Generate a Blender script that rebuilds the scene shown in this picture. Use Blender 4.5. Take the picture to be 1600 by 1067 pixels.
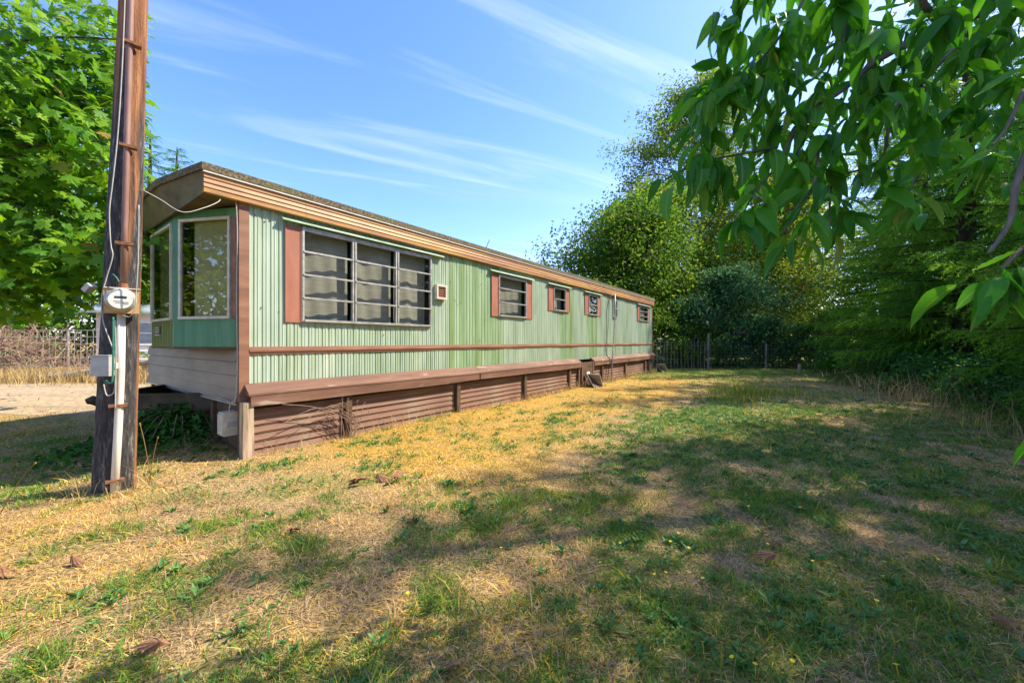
import bpy, math, random
import numpy as np
from mathutils import Vector, Matrix

for o in list(bpy.data.objects):
    bpy.data.objects.remove(o)
SC = bpy.context.scene
COL = SC.collection
random.seed(7)
RNG = np.random.default_rng(11)
F, CX, HY, CZ = 603.0, 800.0, 533.0, 1.25

# ------------------------------------------------------------------ camera
cam = bpy.data.cameras.new('camera')
camo = bpy.data.objects.new('camera', cam)
COL.objects.link(camo)
camo.location = (0, 0, CZ)
camo.rotation_euler = (math.radians(90), 0, 0)
cam.sensor_width = 36.0
cam.lens = F / 1600 * 36.0
cam.clip_start = 0.05
cam.clip_end = 2000
SC.camera = camo

# ------------------------------------------------------------------ light
SUN_AZ = math.atan2(0.24, 0.97)      # towards the sun, measured from +X
SUN_EL = math.radians(47)
world = bpy.data.worlds.new('World')
SC.world = world
world.use_nodes = True
wn, wl = world.node_tree.nodes, world.node_tree.links
wn.clear()
wout = wn.new('ShaderNodeOutputWorld')
bg = wn.new('ShaderNodeBackground')
bg.inputs['Strength'].default_value = 0.15
sky = wn.new('ShaderNodeTexSky')
sky.sky_type = 'NISHITA'
sky.sun_disc = False
sky.sun_elevation = SUN_EL
sky.sun_rotation = math.radians(90) - SUN_AZ
sky.altitude = 50
sky.air_density = 1.0
sky.dust_density = 0.6
sky.ozone_density = 2.2
tc = wn.new('ShaderNodeTexCoord')
sep = wn.new('ShaderNodeSeparateXYZ')
wl.new(tc.outputs['Generated'], sep.inputs[0])


def wmath(op, a, b):
    n = wn.new('ShaderNodeMath')
    n.operation = op
    for i, v in enumerate((a, b)):
        if v is None:
            continue
        if isinstance(v, (int, float)):
            n.inputs[i].default_value = v
        else:
            wl.new(v, n.inputs[i])
    return n.outputs[0]


zz = wmath('ADD', wmath('MAXIMUM', sep.outputs['Z'], 0.0), 0.12)
comb = wn.new('ShaderNodeCombineXYZ')
wl.new(wmath('DIVIDE', sep.outputs['X'], zz), comb.inputs[0])
wl.new(wmath('DIVIDE', sep.outputs['Y'], zz), comb.inputs[1])


def cirrus(rot, scl, nscale, lo, hi, loc=(0, 0, 0)):
    mp = wn.new('ShaderNodeMapping')
    mr0 = wn.new('ShaderNodeMapping')
    mr0.inputs['Rotation'].default_value = (0, 0, math.radians(rot))
    wl.new(comb.outputs[0], mr0.inputs[0])
    mp.inputs['Scale'].default_value = scl
    mp.inputs['Location'].default_value = loc
    wl.new(mr0.outputs[0], mp.inputs[0])
    nz = wn.new('ShaderNodeTexNoise')
    nz.inputs['Scale'].default_value = nscale
    nz.inputs['Detail'].default_value = 7
    nz.inputs['Roughness'].default_value = 0.52
    nz.inputs['Distortion'].default_value = 0.9
    wl.new(mp.outputs[0], nz.inputs['Vector'])
    rp = wn.new('ShaderNodeMapRange')
    rp.interpolation_type = 'SMOOTHSTEP'
    rp.inputs['From Min'].default_value = lo
    rp.inputs['From Max'].default_value = hi
    wl.new(nz.outputs['Fac'], rp.inputs['Value'])
    return rp.outputs['Result']


c1 = cirrus(-24, (0.34, 2.6, 1), 1.7, 0.50, 0.86, (1.7, 0.4, 0))
c2 = cirrus(-20, (0.35, 0.9, 1), 0.8, 0.46, 0.90, (2.0, 0.2, 0))
cl = wmath('MINIMUM', wmath('ADD', wmath('MULTIPLY', c1, 0.48), wmath('MULTIPLY', c2, 0.36)), 0.85)
hs = wn.new('ShaderNodeHueSaturation')
hs.inputs['Saturation'].default_value = 1.22
hs.inputs['Value'].default_value = 1.18
wl.new(sky.outputs[0], hs.inputs['Color'])
tn_ = wn.new('ShaderNodeMixRGB')
tn_.blend_type = 'MULTIPLY'
tn_.inputs[0].default_value = 1.0
wl.new(hs.outputs[0], tn_.inputs[1])
tn_.inputs[2].default_value = (0.96, 0.855, 1.03, 1)
cm = wn.new('ShaderNodeMixRGB')
wl.new(cl, cm.inputs[0])
wl.new(tn_.outputs[0], cm.inputs[1])
cm.inputs[2].default_value = (4.0, 4.3, 4.9, 1)
wl.new(cm.outputs[0], bg.inputs['Color'])
wl.new(bg.outputs[0], wout.inputs[0])

sun = bpy.data.lights.new('sun', 'SUN')
sun.energy = 4.4
sun.angle = math.radians(0.5)
sun.color = (1.0, 0.89, 0.70)
suno = bpy.data.objects.new('sun', sun)
COL.objects.link(suno)
SD = Vector((math.cos(SUN_AZ) * math.cos(SUN_EL), math.sin(SUN_AZ) * math.cos(SUN_EL), math.sin(SUN_EL)))
suno.rotation_euler = SD.to_track_quat('Z', 'Y').to_euler()
suno.location = (10, 0, 20)

SC.view_settings.view_transform = 'Standard'
SC.view_settings.look = 'None'
SC.view_settings.gamma = 1
SC.view_settings.exposure = 1.22
SC.view_settings.use_curve_mapping = False
SC.render.engine = 'CYCLES'

# ------------------------------------------------------------------ helpers


def P(px, py, d):
    """a point at depth d metres whose bearing was measured on the photograph"""
    return Vector(((px - CX) / F * d, d, CZ + (HY - py) / F * d))


def tag(o, label=None, cat=None, group=None, kind=None):
    if label:
        o['label'] = label
    if cat:
        o['category'] = cat
    if group:
        o['group'] = group
    if kind:
        o['kind'] = kind
    return o


def empty(name, loc=(0, 0, 0), rz=0.0):
    o = bpy.data.objects.new(name, None)
    COL.objects.link(o)
    o.location = loc
    o.rotation_euler = (0, 0, rz)
    o.empty_display_size = 0.2
    return o


def link_mesh(name, me, mat, parent=None):
    o = bpy.data.objects.new(name, me)
    COL.objects.link(o)
    if mat is not None and len(me.materials) == 0:
        me.materials.append(mat)
    if parent is not None:
        o.parent = parent
    return o


class MB:
    def __init__(self):
        self.v, self.f = [], []

    def add(self, vs, fs):
        n = len(self.v)
        self.v += [tuple(p) for p in vs]
        self.f += [tuple(i + n for i in q) for q in fs]
        return self

    def box(self, x0, x1, y0, y1, z0, z1):
        return self.add([(x0, y0, z0), (x1, y0, z0), (x1, y1, z0), (x0, y1, z0),
                         (x0, y0, z1), (x1, y0, z1), (x1, y1, z1), (x0, y1, z1)],
                        [(0, 3, 2, 1), (4, 5, 6, 7), (0, 1, 5, 4), (1, 2, 6, 5), (2, 3, 7, 6), (3, 0, 4, 7)])

    def obox(self, c, ax, ay, az, hx, hy, hz):
        c, ax, ay, az = Vector(c), Vector(ax).normalized(), Vector(ay).normalized(), Vector(az).normalized()
        vs = [c + ax * sx * hx + ay * sy * hy + az * sz * hz for sz in (-1, 1) for sx, sy in ((-1, -1), (1, -1), (1, 1), (-1, 1))]
        return self.add(vs, [(0, 3, 2, 1), (4, 5, 6, 7), (0, 1, 5, 4), (1, 2, 6, 5), (2, 3, 7, 6), (3, 0, 4, 7)])

    def prism(self, pts, z0, z1):
        n = len(pts)
        vs = [(p[0], p[1], z0) for p in pts] + [(p[0], p[1], z1) for p in pts]
        fs = [tuple(range(n - 1, -1, -1)), tuple(range(n, 2 * n))]
        fs += [(i, (i + 1) % n, (i + 1) % n + n, i + n) for i in range(n)]
        return self.add(vs, fs)

    def extrude_x(self, prof, x0, x1):
        """closed profile of (y, z) points along x"""
        n = len(prof)
        vs = [(x0, a, b) for a, b in prof] + [(x1, a, b) for a, b in prof]
        fs = [tuple(range(n)), tuple(range(2 * n - 1, n - 1, -1))]
        fs += [(i, i + n, (i + 1) % n + n, (i + 1) % n) for i in range(n)]
        return self.add(vs, fs)

    def tube(self, pts, radii, n=6, cap=True):
        pts = [Vector(p) for p in pts]
        if not hasattr(radii, '__len__'):
            radii = [radii] * len(pts)
        rings = []
        up = Vector((0.13, 0.21, 1)).normalized()
        for i, p in enumerate(pts):
            t = (pts[min(i + 1, len(pts) - 1)] - pts[max(i - 1, 0)])
            t = t.normalized() if t.length > 1e-9 else Vector((0, 0, 1))
            a = t.cross(up)
            if a.length < 0.05:
                a = t.cross(Vector((1, 0, 0)))
            a.normalize()
            b = t.cross(a)
            rings.append([p + (a * math.cos(2 * math.pi * k / n) + b * math.sin(2 * math.pi * k / n)) * radii[i] for k in range(n)])
        base = len(self.v)
        for r in rings:
            self.v += [tuple(q) for q in r]
        for i in range(len(rings) - 1):
            for k in range(n):
                a0 = base + i * n + k
                a1 = base + i * n + (k + 1) % n
                self.f.append((a0, a1, a1 + n, a0 + n))
        if cap:
            self.f.append(tuple(base + k for k in range(n - 1, -1, -1)))
            e = base + (len(rings) - 1) * n
            self.f.append(tuple(e + k for k in range(n)))
        return self

    def mesh(self, name, smooth=False):
        me = bpy.data.meshes.new(name)
        me.from_pydata(self.v, [], self.f)
        if smooth:
            me.polygons.foreach_set('use_smooth', [True] * len(me.polygons))
        me.update()
        return me

    def build(self, name, mat, parent=None, smooth=False):
        return link_mesh(name, self.mesh(name, smooth), mat, parent)


def smooth_path(pts, n=6):
    pts = [Vector(p) for p in pts]
    out = []
    for i in range(len(pts) - 1):
        p0, p1, p2, p3 = pts[max(i - 1, 0)], pts[i], pts[i + 1], pts[min(i + 2, len(pts) - 1)]
        for k in range(n):
            t = k / n
            out.append(0.5 * ((2 * p1) + (p2 - p0) * t + (2 * p0 - 5 * p1 + 4 * p2 - p3) * t * t + (3 * p1 - p0 - 3 * p2 + p3) * t ** 3))
    out.append(pts[-1])
    return out


def tri_mesh(name, verts, tris, tint=None, nper=None):
    """fast mesh from numpy arrays; tint is one value per vertex"""
    me = bpy.data.meshes.new(name)
    verts = np.asarray(verts, dtype=np.float32)
    tris = np.asarray(tris, dtype=np.int32)
    nf, k = tris.shape
    me.vertices.add(len(verts))
    me.vertices.foreach_set('co', verts.ravel())
    me.loops.add(nf * k)
    me.loops.foreach_set('vertex_index', tris.ravel())
    me.polygons.add(nf)
    me.polygons.foreach_set('loop_start', np.arange(0, nf * k, k, dtype=np.int32))
    if tint is not None:
        a = me.attributes.new('tint', 'FLOAT', 'POINT')
        a.data.foreach_set('value', np.asarray(tint, dtype=np.float32))
    me.update(calc_edges=True)
    return me


def norm(a):
    return a / np.maximum(np.linalg.norm(a, axis=-1, keepdims=True), 1e-9)


def leaf_cloud(name, pos, dirs, nrm, length, width, tint):
    """one folded diamond per leaf"""
    d = norm(dirs)
    s = norm(np.cross(nrm, d))
    u = np.cross(d, s)
    L, W = length[:, None], width[:, None]
    b = pos
    tip = pos + d * L - u * L * 0.12
    m = pos + d * L * 0.45
    l_ = m + s * W * 0.5 + u * W * 0.22
    r_ = m - s * W * 0.5 + u * W * 0.22
    v = np.stack([b, r_, tip, l_], 1).reshape(-1, 3)
    n = len(pos)
    q = np.arange(n)[:, None] * 4
    t = np.concatenate([q + np.array([[0, 1, 2]]), q + np.array([[0, 2, 3]])], 0)
    return tri_mesh(name, v, t, np.repeat(tint, 4))


# smooth value noise in the plane, for terrain and ground cover
_G = RNG.random((256, 256))


def vnoise(x, y):
    x, y = np.asarray(x, float), np.asarray(y, float)
    xi, yi = np.floor(x).astype(int), np.floor(y).astype(int)
    fx, fy = x - xi, y - yi
    fx, fy = fx * fx * (3 - 2 * fx), fy * fy * (3 - 2 * fy)
    g = lambda a, b: _G[a & 255, b & 255]
    return (g(xi, yi) * (1 - fx) + g(xi + 1, yi) * fx) * (1 - fy) + (g(xi, yi + 1) * (1 - fx) + g(xi + 1, yi + 1) * fx) * fy


def fbm(x, y, o=4):
    s, a, t = 0, 0.5, 0
    for i in range(o):
        s = s + a * vnoise(x * 2 ** i + 17.3 * i, y * 2 ** i + 5.1 * i)
        t += a
        a *= 0.5
    return s / t


def sstep(x, a, b):
    t = np.clip((np.asarray(x, float) - a) / (b - a), 0, 1)
    return t * t * (3 - 2 * t)


# ------------------------------------------------------------------ materials
def new_mat(name):
    m = bpy.data.materials.new(name)
    m.use_nodes = True
    return m, m.node_tree.nodes, m.node_tree.links, m.node_tree.nodes['Principled BSDF']


def ramp(nodes, stops):
    r = nodes.new('ShaderNodeValToRGB')
    while len(r.color_ramp.elements) < len(stops):
        r.color_ramp.elements.new(0.5)
    for e, (p, c) in zip(r.color_ramp.elements, stops):
        e.position = p
        e.color = (*c, 1)
    return r


def noisy(name, stops, scale=(6, 6, 6), nscale=1.0, rough=0.7, bump=0.0, detail=6, metal=0.0, spec=0.4, bdist=0.01, lo=0.3, hi=0.7, second=None):
    """procedural surface: stretched noise through a colour ramp, optional second stain layer, bump"""
    m, nd, lk, bs = new_mat(name)
    t = nd.new('ShaderNodeTexCoord')
    mp = nd.new('ShaderNodeMapping')
    mp.inputs['Scale'].default_value = scale
    lk.new(t.outputs['Object'], mp.inputs[0])
    nz = nd.new('ShaderNodeTexNoise')
    nz.inputs['Scale'].default_value = nscale
    nz.inputs['Detail'].default_value = detail
    nz.inputs['Roughness'].default_value = 0.62
    lk.new(mp.outputs[0], nz.inputs['Vector'])
    mr = nd.new('ShaderNodeMapRange')
    mr.inputs['From Min'].default_value = lo
    mr.inputs['From Max'].default_value = hi
    lk.new(nz.outputs['Fac'], mr.inputs['Value'])
    r = ramp(nd, stops)
    lk.new(mr.outputs[0], r.inputs[0])
    col = r.outputs[0]
    if second:
        c2_, sc2, lo2, hi2, amt = second
        mp2 = nd.new('ShaderNodeMapping')
        mp2.inputs['Scale'].default_value = sc2
        lk.new(t.outputs['Object'], mp2.inputs[0])
        n2 = nd.new('ShaderNodeTexNoise')
        n2.inputs['Scale'].default_value = 1
        n2.inputs['Detail'].default_value = 5
        lk.new(mp2.outputs[0], n2.inputs['Vector'])
        m2 = nd.new('ShaderNodeMapRange')
        m2.inputs['From Min'].default_value = lo2
        m2.inputs['From Max'].default_value = hi2
        m2.inputs['To Max'].default_value = amt
        lk.new(n2.outputs['Fac'], m2.inputs['Value'])
        mx = nd.new('ShaderNodeMixRGB')
        lk.new(m2.outputs[0], mx.inputs[0])
        lk.new(col, mx.inputs[1])
        mx.inputs[2].default_value = (*c2_, 1)
        col = mx.outputs[0]
    lk.new(col, bs.inputs['Base Color'])
    bs.inputs['Roughness'].default_value = rough
    bs.inputs['Metallic'].default_value = metal
    bs.inputs['Specular IOR Level'].default_value = spec
    if bump:
        b = nd.new('ShaderNodeBump')
        b.inputs['Strength'].default_value = bump
        b.inputs['Distance'].default_value = bdist
        lk.new(nz.outputs['Fac'], b.inputs['Height'])
        lk.new(b.outputs[0], bs.inputs['Normal'])
    return m


def foliage(name, stops, transl=0.4, rough=0.45, spec=0.35, by='tint', tcol=None, vein=False):
    m, nd, lk, bs = new_mat(name)
    if by == 'tint':
        a = nd.new('ShaderNodeAttribute')
        a.attribute_name = 'tint'
        fac = a.outputs['Fac']
    else:
        a = nd.new('ShaderNodeObjectInfo')
        fac = a.outputs['Random']
    r = ramp(nd, stops)
    lk.new(fac, r.inputs[0])
    col = r.outputs[0]
    if vein:
        t = nd.new('ShaderNodeTexCoord')
        sp = nd.new('ShaderNodeSeparateXYZ')
        lk.new(t.outputs['Object'], sp.inputs[0])
        ab = nd.new('ShaderNodeMath')
        ab.operation = 'ABSOLUTE'
        lk.new(sp.outputs['Y'], ab.inputs[0])
        mr = nd.new('ShaderNodeMapRange')
        mr.inputs['From Min'].default_value = 0.008
        mr.inputs['From Max'].default_value = 0.022
        mr.inputs['To Min'].default_value = 0.55
        mr.inputs['To Max'].default_value = 0.0
        lk.new(ab.outputs[0], mr.inputs['Value'])
        mx = nd.new('ShaderNodeMixRGB')
        lk.new(mr.outputs[0], mx.inputs[0])
        lk.new(col, mx.inputs[1])
        mx.inputs[2].default_value = (0.25, 0.36, 0.12, 1)
        col = mx.outputs[0]
        # side veins
        ad = nd.new('ShaderNodeMath')
        ad.operation = 'MULTIPLY_ADD'
        lk.new(ab.outputs[0], ad.inputs[0])
        ad.inputs[1].default_value = -0.8
        lk.new(sp.outputs['X'], ad.inputs[2])
        sn = nd.new('ShaderNodeMath')
        sn.operation = 'MULTIPLY'
        lk.new(ad.outputs[0], sn.inputs[0])
        sn.inputs[1].default_value = 70
        s2 = nd.new('ShaderNodeMath')
        s2.operation = 'SINE'
        lk.new(sn.outputs[0], s2.inputs[0])
        bp = nd.new('ShaderNodeBump')
        bp.inputs['Strength'].default_value = 0.12
        bp.inputs['Distance'].default_value = 0.01
        lk.new(s2.outputs[0], bp.inputs['Height'])
        lk.new(bp.outputs[0], bs.inputs['Normal'])
    lk.new(col, bs.inputs['Base Color'])
    bs.inputs['Roughness'].default_value = rough
    bs.inputs['Specular IOR Level'].default_value = spec
    tr = nd.new('ShaderNodeBsdfTranslucent')
    if tcol:
        mt = nd.new('ShaderNodeMixRGB')
        mt.blend_type = 'MULTIPLY'
        mt.inputs[0].default_value = 1
        lk.new(col, mt.inputs[1])
        mt.inputs[2].default_value = (*tcol, 1)
        lk.new(mt.outputs[0], tr.inputs['Color'])
    else:
        lk.new(col, tr.inputs['Color'])
    mix = nd.new('ShaderNodeMixShader')
    mix.inputs[0].default_value = transl
    lk.new(bs.outputs[0], mix.inputs[1])
    lk.new(tr.outputs[0], mix.inputs[2])
    lk.new(mix.outputs[0], nd['Material Output'].inputs['Surface'])
    return m


def glass_mat(name, tint=(0.75, 0.8, 0.78), boost=1.0):
    m, nd, lk, bs = new_mat(name)
    lw = nd.new('ShaderNodeLayerWeight')
    lw.inputs['Blend'].default_value = 0.5
    pw = nd.new('ShaderNodeMath')
    pw.operation = 'POWER'
    lk.new(lw.outputs['Facing'], pw.inputs[0])
    pw.inputs[1].default_value = 4.0
    mu = nd.new('ShaderNodeMath')
    mu.operation = 'MULTIPLY_ADD'
    mu.use_clamp = True
    lk.new(pw.outputs[0], mu.inputs[0])
    mu.inputs[1].default_value = 0.92
    mu.inputs[2].default_value = 0.045 * boost
    tp = nd.new('ShaderNodeBsdfTransparent')
    tp.inputs[0].default_value = (*tint, 1)
    gl = nd.new('ShaderNodeBsdfGlossy')
    gl.inputs['Roughness'].default_value = 0.02
    mx = nd.new('ShaderNodeMixShader')
    lk.new(mu.outputs[0], mx.inputs[0])
    lk.new(tp.outputs[0], mx.inputs[1])
    lk.new(gl.outputs[0], mx.inputs[2])
    lk.new(mx.outputs[0], nd['Material Output'].inputs['Surface'])
    return m


M = {}
M['siding'] = noisy('green_siding', [(0, (0.26, 0.365, 0.25)), (0.5, (0.36, 0.46, 0.335)), (1, (0.47, 0.55, 0.42))], (2.2, 2.2, 0.35), 1.6, 0.5, 0.05,
                    second=((0.13, 0.22, 0.07), (5, 5, 0.7), 0.52, 0.72, 0.62))
M['siding_b'] = noisy('green_siding_pale', [(0, (0.29, 0.40, 0.30)), (0.5, (0.39, 0.485, 0.37)), (1, (0.49, 0.57, 0.45))], (2.0, 2.0, 0.3), 1.9, 0.5, 0.05,
                      second=((0.16, 0.25, 0.07), (4, 4, 0.5), 0.53, 0.72, 0.6))
M['siding_c'] = noisy('green_siding_stained', [(0, (0.19, 0.32, 0.16)), (0.5, (0.29, 0.42, 0.235)), (1, (0.42, 0.53, 0.34))], (3.0, 3.0, 0.3), 1.9, 0.55, 0.05,
                      second=((0.17, 0.25, 0.05), (6, 6, 0.45), 0.48, 0.66, 0.7))
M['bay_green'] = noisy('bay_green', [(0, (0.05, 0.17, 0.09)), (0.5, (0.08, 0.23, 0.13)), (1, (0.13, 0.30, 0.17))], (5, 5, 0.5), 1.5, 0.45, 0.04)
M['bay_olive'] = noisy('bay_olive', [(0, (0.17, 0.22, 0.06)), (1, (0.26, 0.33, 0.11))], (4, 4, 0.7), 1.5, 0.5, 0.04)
M['trim'] = noisy('brown_trim', [(0, (0.16, 0.075, 0.045)), (0.5, (0.24, 0.115, 0.07)), (1, (0.33, 0.17, 0.10))], (1.2, 8, 8), 1.2, 0.6, 0.06)
M['shutter'] = noisy('rust_shutter', [(0, (0.28, 0.105, 0.065)), (1, (0.40, 0.165, 0.105))], (5, 5, 1.2), 1.4, 0.55, 0.03)
M['fascia'] = noisy('fascia', [(0, (0.26, 0.12, 0.06)), (0.45, (0.38, 0.19, 0.085)), (1, (0.50, 0.30, 0.08))], (0.7, 3, 6), 1.1, 0.5, 0.05,
                    second=((0.13, 0.08, 0.04), (2.5, 2, 14), 0.52, 0.8, 0.7))
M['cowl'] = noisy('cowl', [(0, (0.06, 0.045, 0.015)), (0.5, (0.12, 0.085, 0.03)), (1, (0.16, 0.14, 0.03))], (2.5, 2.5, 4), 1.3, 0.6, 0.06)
M['roof'] = noisy('roof_edge', [(0, (0.035, 0.03, 0.02)), (0.5, (0.12, 0.095, 0.055)), (1, (0.30, 0.25, 0.15))], (40, 40, 40), 1.0, 0.95, 0.9, bdist=0.01,
                  second=((0.14, 0.15, 0.04), (1.5, 1.5, 3), 0.48, 0.68, 0.35))
M['cream'] = noisy('cream_paint', [(0, (0.45, 0.42, 0.32)), (1, (0.66, 0.62, 0.50))], (9, 9, 9), 1.5, 0.55, 0.08)
M['white'] = noisy('white_paint', [(0, (0.62, 0.60, 0.55)), (1, (0.80, 0.79, 0.75))], (5, 5, 5), 1.5, 0.5, 0.02)
M['alu'] = noisy('weathered_aluminium', [(0, (0.30, 0.30, 0.28)), (1, (0.58, 0.57, 0.53))], (10, 10, 10), 1.5, 0.42, 0.02, metal=0.45)
M['grey_lap'] = noisy('grey_lap_board', [(0, (0.105, 0.068, 0.040)), (0.5, (0.165, 0.120, 0.080)), (1, (0.215, 0.168, 0.125))], (1.5, 1.0, 3.0), 1.4, 0.45, 0.03)
M['skirt'] = noisy('brown_skirt', [(0, (0.085, 0.050, 0.034)), (0.5, (0.165, 0.090, 0.062)), (1, (0.285, 0.158, 0.112))], (0.8, 3, 2.5), 1.4, 0.55, 0.05,
                   second=((0.27, 0.21, 0.15), (3, 3, 9), 0.52, 0.72, 0.55))
M['ledge'] = noisy('ledge_board', [(0, (0.105, 0.052, 0.034)), (0.5, (0.155, 0.078, 0.050)), (1, (0.22, 0.12, 0.08))], (1.0, 9, 9), 1.3, 0.75, 0.30,
                   second=((0.42, 0.35, 0.28), (2.2, 12, 12), 0.64, 0.72, 0.8))
M['dark_wood'] = noisy('dark_brown_wood', [(0, (0.05, 0.03, 0.018)), (1, (0.15, 0.09, 0.05))], (2, 2, 6), 1.5, 0.7, 0.15)
M['raw_wood'] = noisy('raw_wood', [(0, (0.16, 0.11, 0.07)), (0.5, (0.38, 0.29, 0.19)), (1, (0.55, 0.44, 0.32))], (22, 22, 2.0), 1.2, 0.85, 0.4, bdist=0.006)
M['steel'] = noisy('dark_steel', [(0, (0.02, 0.014, 0.008)), (0.6, (0.05, 0.037, 0.02)), (1, (0.10, 0.08, 0.03))], (3, 3, 3), 1.5, 0.6, 0.05)
M['core'] = noisy('dark_core', [(0, (0.03, 0.028, 0.025)), (1, (0.05, 0.046, 0.04))], (2, 2, 2), 1, 0.9)  # interior darkness put into the colour
M['curtain'] = noisy('curtain_cloth', [(0, (0.34, 0.33, 0.30)), (1, (0.46, 0.45, 0.42))], (3, 3, 30), 1.2, 0.9, 0.1)
M['blind'] = noisy('blind', [(0, (0.56, 0.54, 0.42)), (1, (0.70, 0.68, 0.55))], (3, 3, 3), 1.2, 0.6)
M['black'] = noisy('black_paint', [(0, (0.010, 0.010, 0.010)), (1, (0.028, 0.026, 0.024))], (9, 9, 9), 1, 0.5)
M['glass'] = glass_mat('window_glass', (0.88, 0.89, 0.86), 0.7)
M['bay_glass'] = glass_mat('bay_glass', (0.86, 0.86, 0.74), 2.2)
M['grey_metal'] = noisy('grey_enamel', [(0, (0.30, 0.30, 0.29)), (1, (0.43, 0.43, 0.41))], (8, 8, 8), 1.3, 0.45, 0.03)
M['rust_box'] = noisy('rusty_meter_box', [(0, (0.33, 0.13, 0.04)), (0.45, (0.46, 0.27, 0.10)), (1, (0.52, 0.43, 0.26))], (14, 14, 9), 1.0, 0.65, 0.1)
M['rust_pipe'] = noisy('rusty_pipe', [(0, (0.17, 0.085, 0.065)), (1, (0.33, 0.19, 0.15))], (12, 12, 2), 1.3, 0.55, 0.05)
M['pvc'] = noisy('white_conduit', [(0, (0.58, 0.52, 0.42)), (1, (0.78, 0.74, 0.66))], (14, 14, 1.2), 1.3, 0.45, 0.02, second=((0.42, 0.22, 0.05), (12, 12, 1.6), 0.60, 0.72, 0.8))
M['cable_w'] = noisy('white_cable', [(0, (0.34, 0.33, 0.29)), (1, (0.48, 0.47, 0.42))], (20, 20, 20), 1, 0.5)
M['cable_g'] = noisy('green_cable', [(0, (0.02, 0.16, 0.09)), (1, (0.04, 0.24, 0.14))], (20, 20, 20), 1, 0.5)
M['rust'] = noisy('rust', [(0, (0.12, 0.05, 0.02)), (1, (0.28, 0.13, 0.06))], (30, 30, 30), 1, 0.8, 0.1)
M['fir_bark'] = noisy('fir_bark', [(0, (0.015, 0.011, 0.008)), (1, (0.07, 0.052, 0.04))], (14, 14, 3), 1, 0.95, 0.6, spec=0.1, bdist=0.02)
M['bark'] = noisy('bark', [(0, (0.035, 0.028, 0.02)), (0.5, (0.11, 0.09, 0.07)), (1, (0.22, 0.19, 0.155))], (14, 14, 3), 1, 0.9, 0.6, bdist=0.02)
M['pale_bark'] = noisy('pale_bark', [(0, (0.10, 0.09, 0.075)), (1, (0.34, 0.32, 0.28))], (8, 8, 4), 1, 0.9, 0.4, bdist=0.02)
M['twig'] = noisy('dry_twig', [(0, (0.16, 0.09, 0.06)), (1, (0.40, 0.28, 0.20))], (7, 7, 7), 1, 0.9, 0.1)
M['concrete'] = noisy('weathered_board', [(0, (0.17, 0.15, 0.11)), (1, (0.40, 0.37, 0.30))], (9, 9, 9), 1, 0.9, 0.2)
M['house_white'] = noisy('house_white', [(0, (0.66, 0.65, 0.64)), (1, (0.80, 0.79, 0.78))], (2, 2, 2), 1.3, 0.6, 0.02)
M['house_roof'] = noisy('house_roof', [(0, (0.15, 0.20, 0.22)), (1, (0.30, 0.36, 0.38))], (2, 2, 2), 1.3, 0.6, 0.05)
M['wire'] = noisy('galvanised_wire', [(0, (0.35, 0.37, 0.36)), (1, (0.5, 0.52, 0.50))], (5, 5, 5), 1, 0.5, metal=0.3)
M['dry_leaf'] = noisy('dry_leaf', [(0, (0.10, 0.04, 0.018)), (1, (0.36, 0.18, 0.085))], (9, 9, 9), 1, 0.75, 0.2)
M['flower'] = noisy('yellow_petals', [(0, (0.72, 0.50, 0.01)), (1, (0.80, 0.62, 0.02))], (60, 60, 60), 1, 0.6)

M['leaf_bg'] = foliage('leaf_broad', [(0, (0.045, 0.125, 0.014)), (0.5, (0.11, 0.23, 0.018)), (0.85, (0.21, 0.31, 0.022)), (1, (0.32, 0.36, 0.03))], 0.52, 0.6, 0.15)
M['leaf_alder'] = foliage('leaf_alder', [(0, (0.065, 0.13, 0.016)), (0.5, (0.15, 0.25, 0.022)), (1, (0.31, 0.40, 0.03))], 0.54, 0.6, 0.15)
M['leaf_yellow'] = foliage('leaf_yellow', [(0, (0.10, 0.18, 0.015)), (0.5, (0.25, 0.34, 0.02)), (1, (0.44, 0.48, 0.03))], 0.55)
M['leaf_blue'] = foliage('leaf_blue', [(0, (0.030, 0.10, 0.036)), (0.6, (0.070, 0.18, 0.060)), (1, (0.14, 0.26, 0.09))], 0.4, 0.65, 0.12)
M['leaf_fir'] = foliage('fir_needles', [(0, (0.024, 0.10, 0.010)), (0.5, (0.095, 0.25, 0.018)), (1, (0.23, 0.43, 0.03))], 0.48, 0.65, 0.12)
M['leaf_cherry'] = foliage('cherry_leaf', [(0, (0.035, 0.165, 0.018)), (0.55, (0.065, 0.26, 0.020)), (0.93, (0.11, 0.33, 0.025)), (1, (0.30, 0.27, 0.03))], 0.48, 0.42, 0.25, 'random', (1.3, 1.3, 0.5), True)
M['leaf_cherry_mass'] = foliage('cherry_leaf_mass', [(0, (0.035, 0.165, 0.018)), (0.6, (0.065, 0.26, 0.020)), (1, (0.11, 0.33, 0.025))], 0.48, 0.42, 0.25, 'tint', (1.3, 1.3, 0.5))
M['leaf_maple'] = foliage('maple_leaf', [(0, (0.075, 0.22, 0.014)), (0.6, (0.16, 0.34, 0.018)), (0.95, (0.25, 0.43, 0.02)), (1, (0.38, 0.20, 0.05))], 0.52, 0.45, 0.3, 'random', (1.35, 1.3, 0.45))
M['leaf_maple_mass'] = foliage('maple_leaf_mass', [(0, (0.06, 0.18, 0.012)), (0.6, (0.14, 0.30, 0.016)), (1, (0.25, 0.42, 0.02))], 0.52, 0.45, 0.3, 'tint', (1.35, 1.3, 0.45))
M['leaf_ivy'] = foliage('bramble_leaf', [(0, (0.020, 0.085, 0.012)), (0.7, (0.050, 0.18, 0.020)), (1, (0.11, 0.27, 0.03))], 0.35, 0.55, 0.2)
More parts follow.
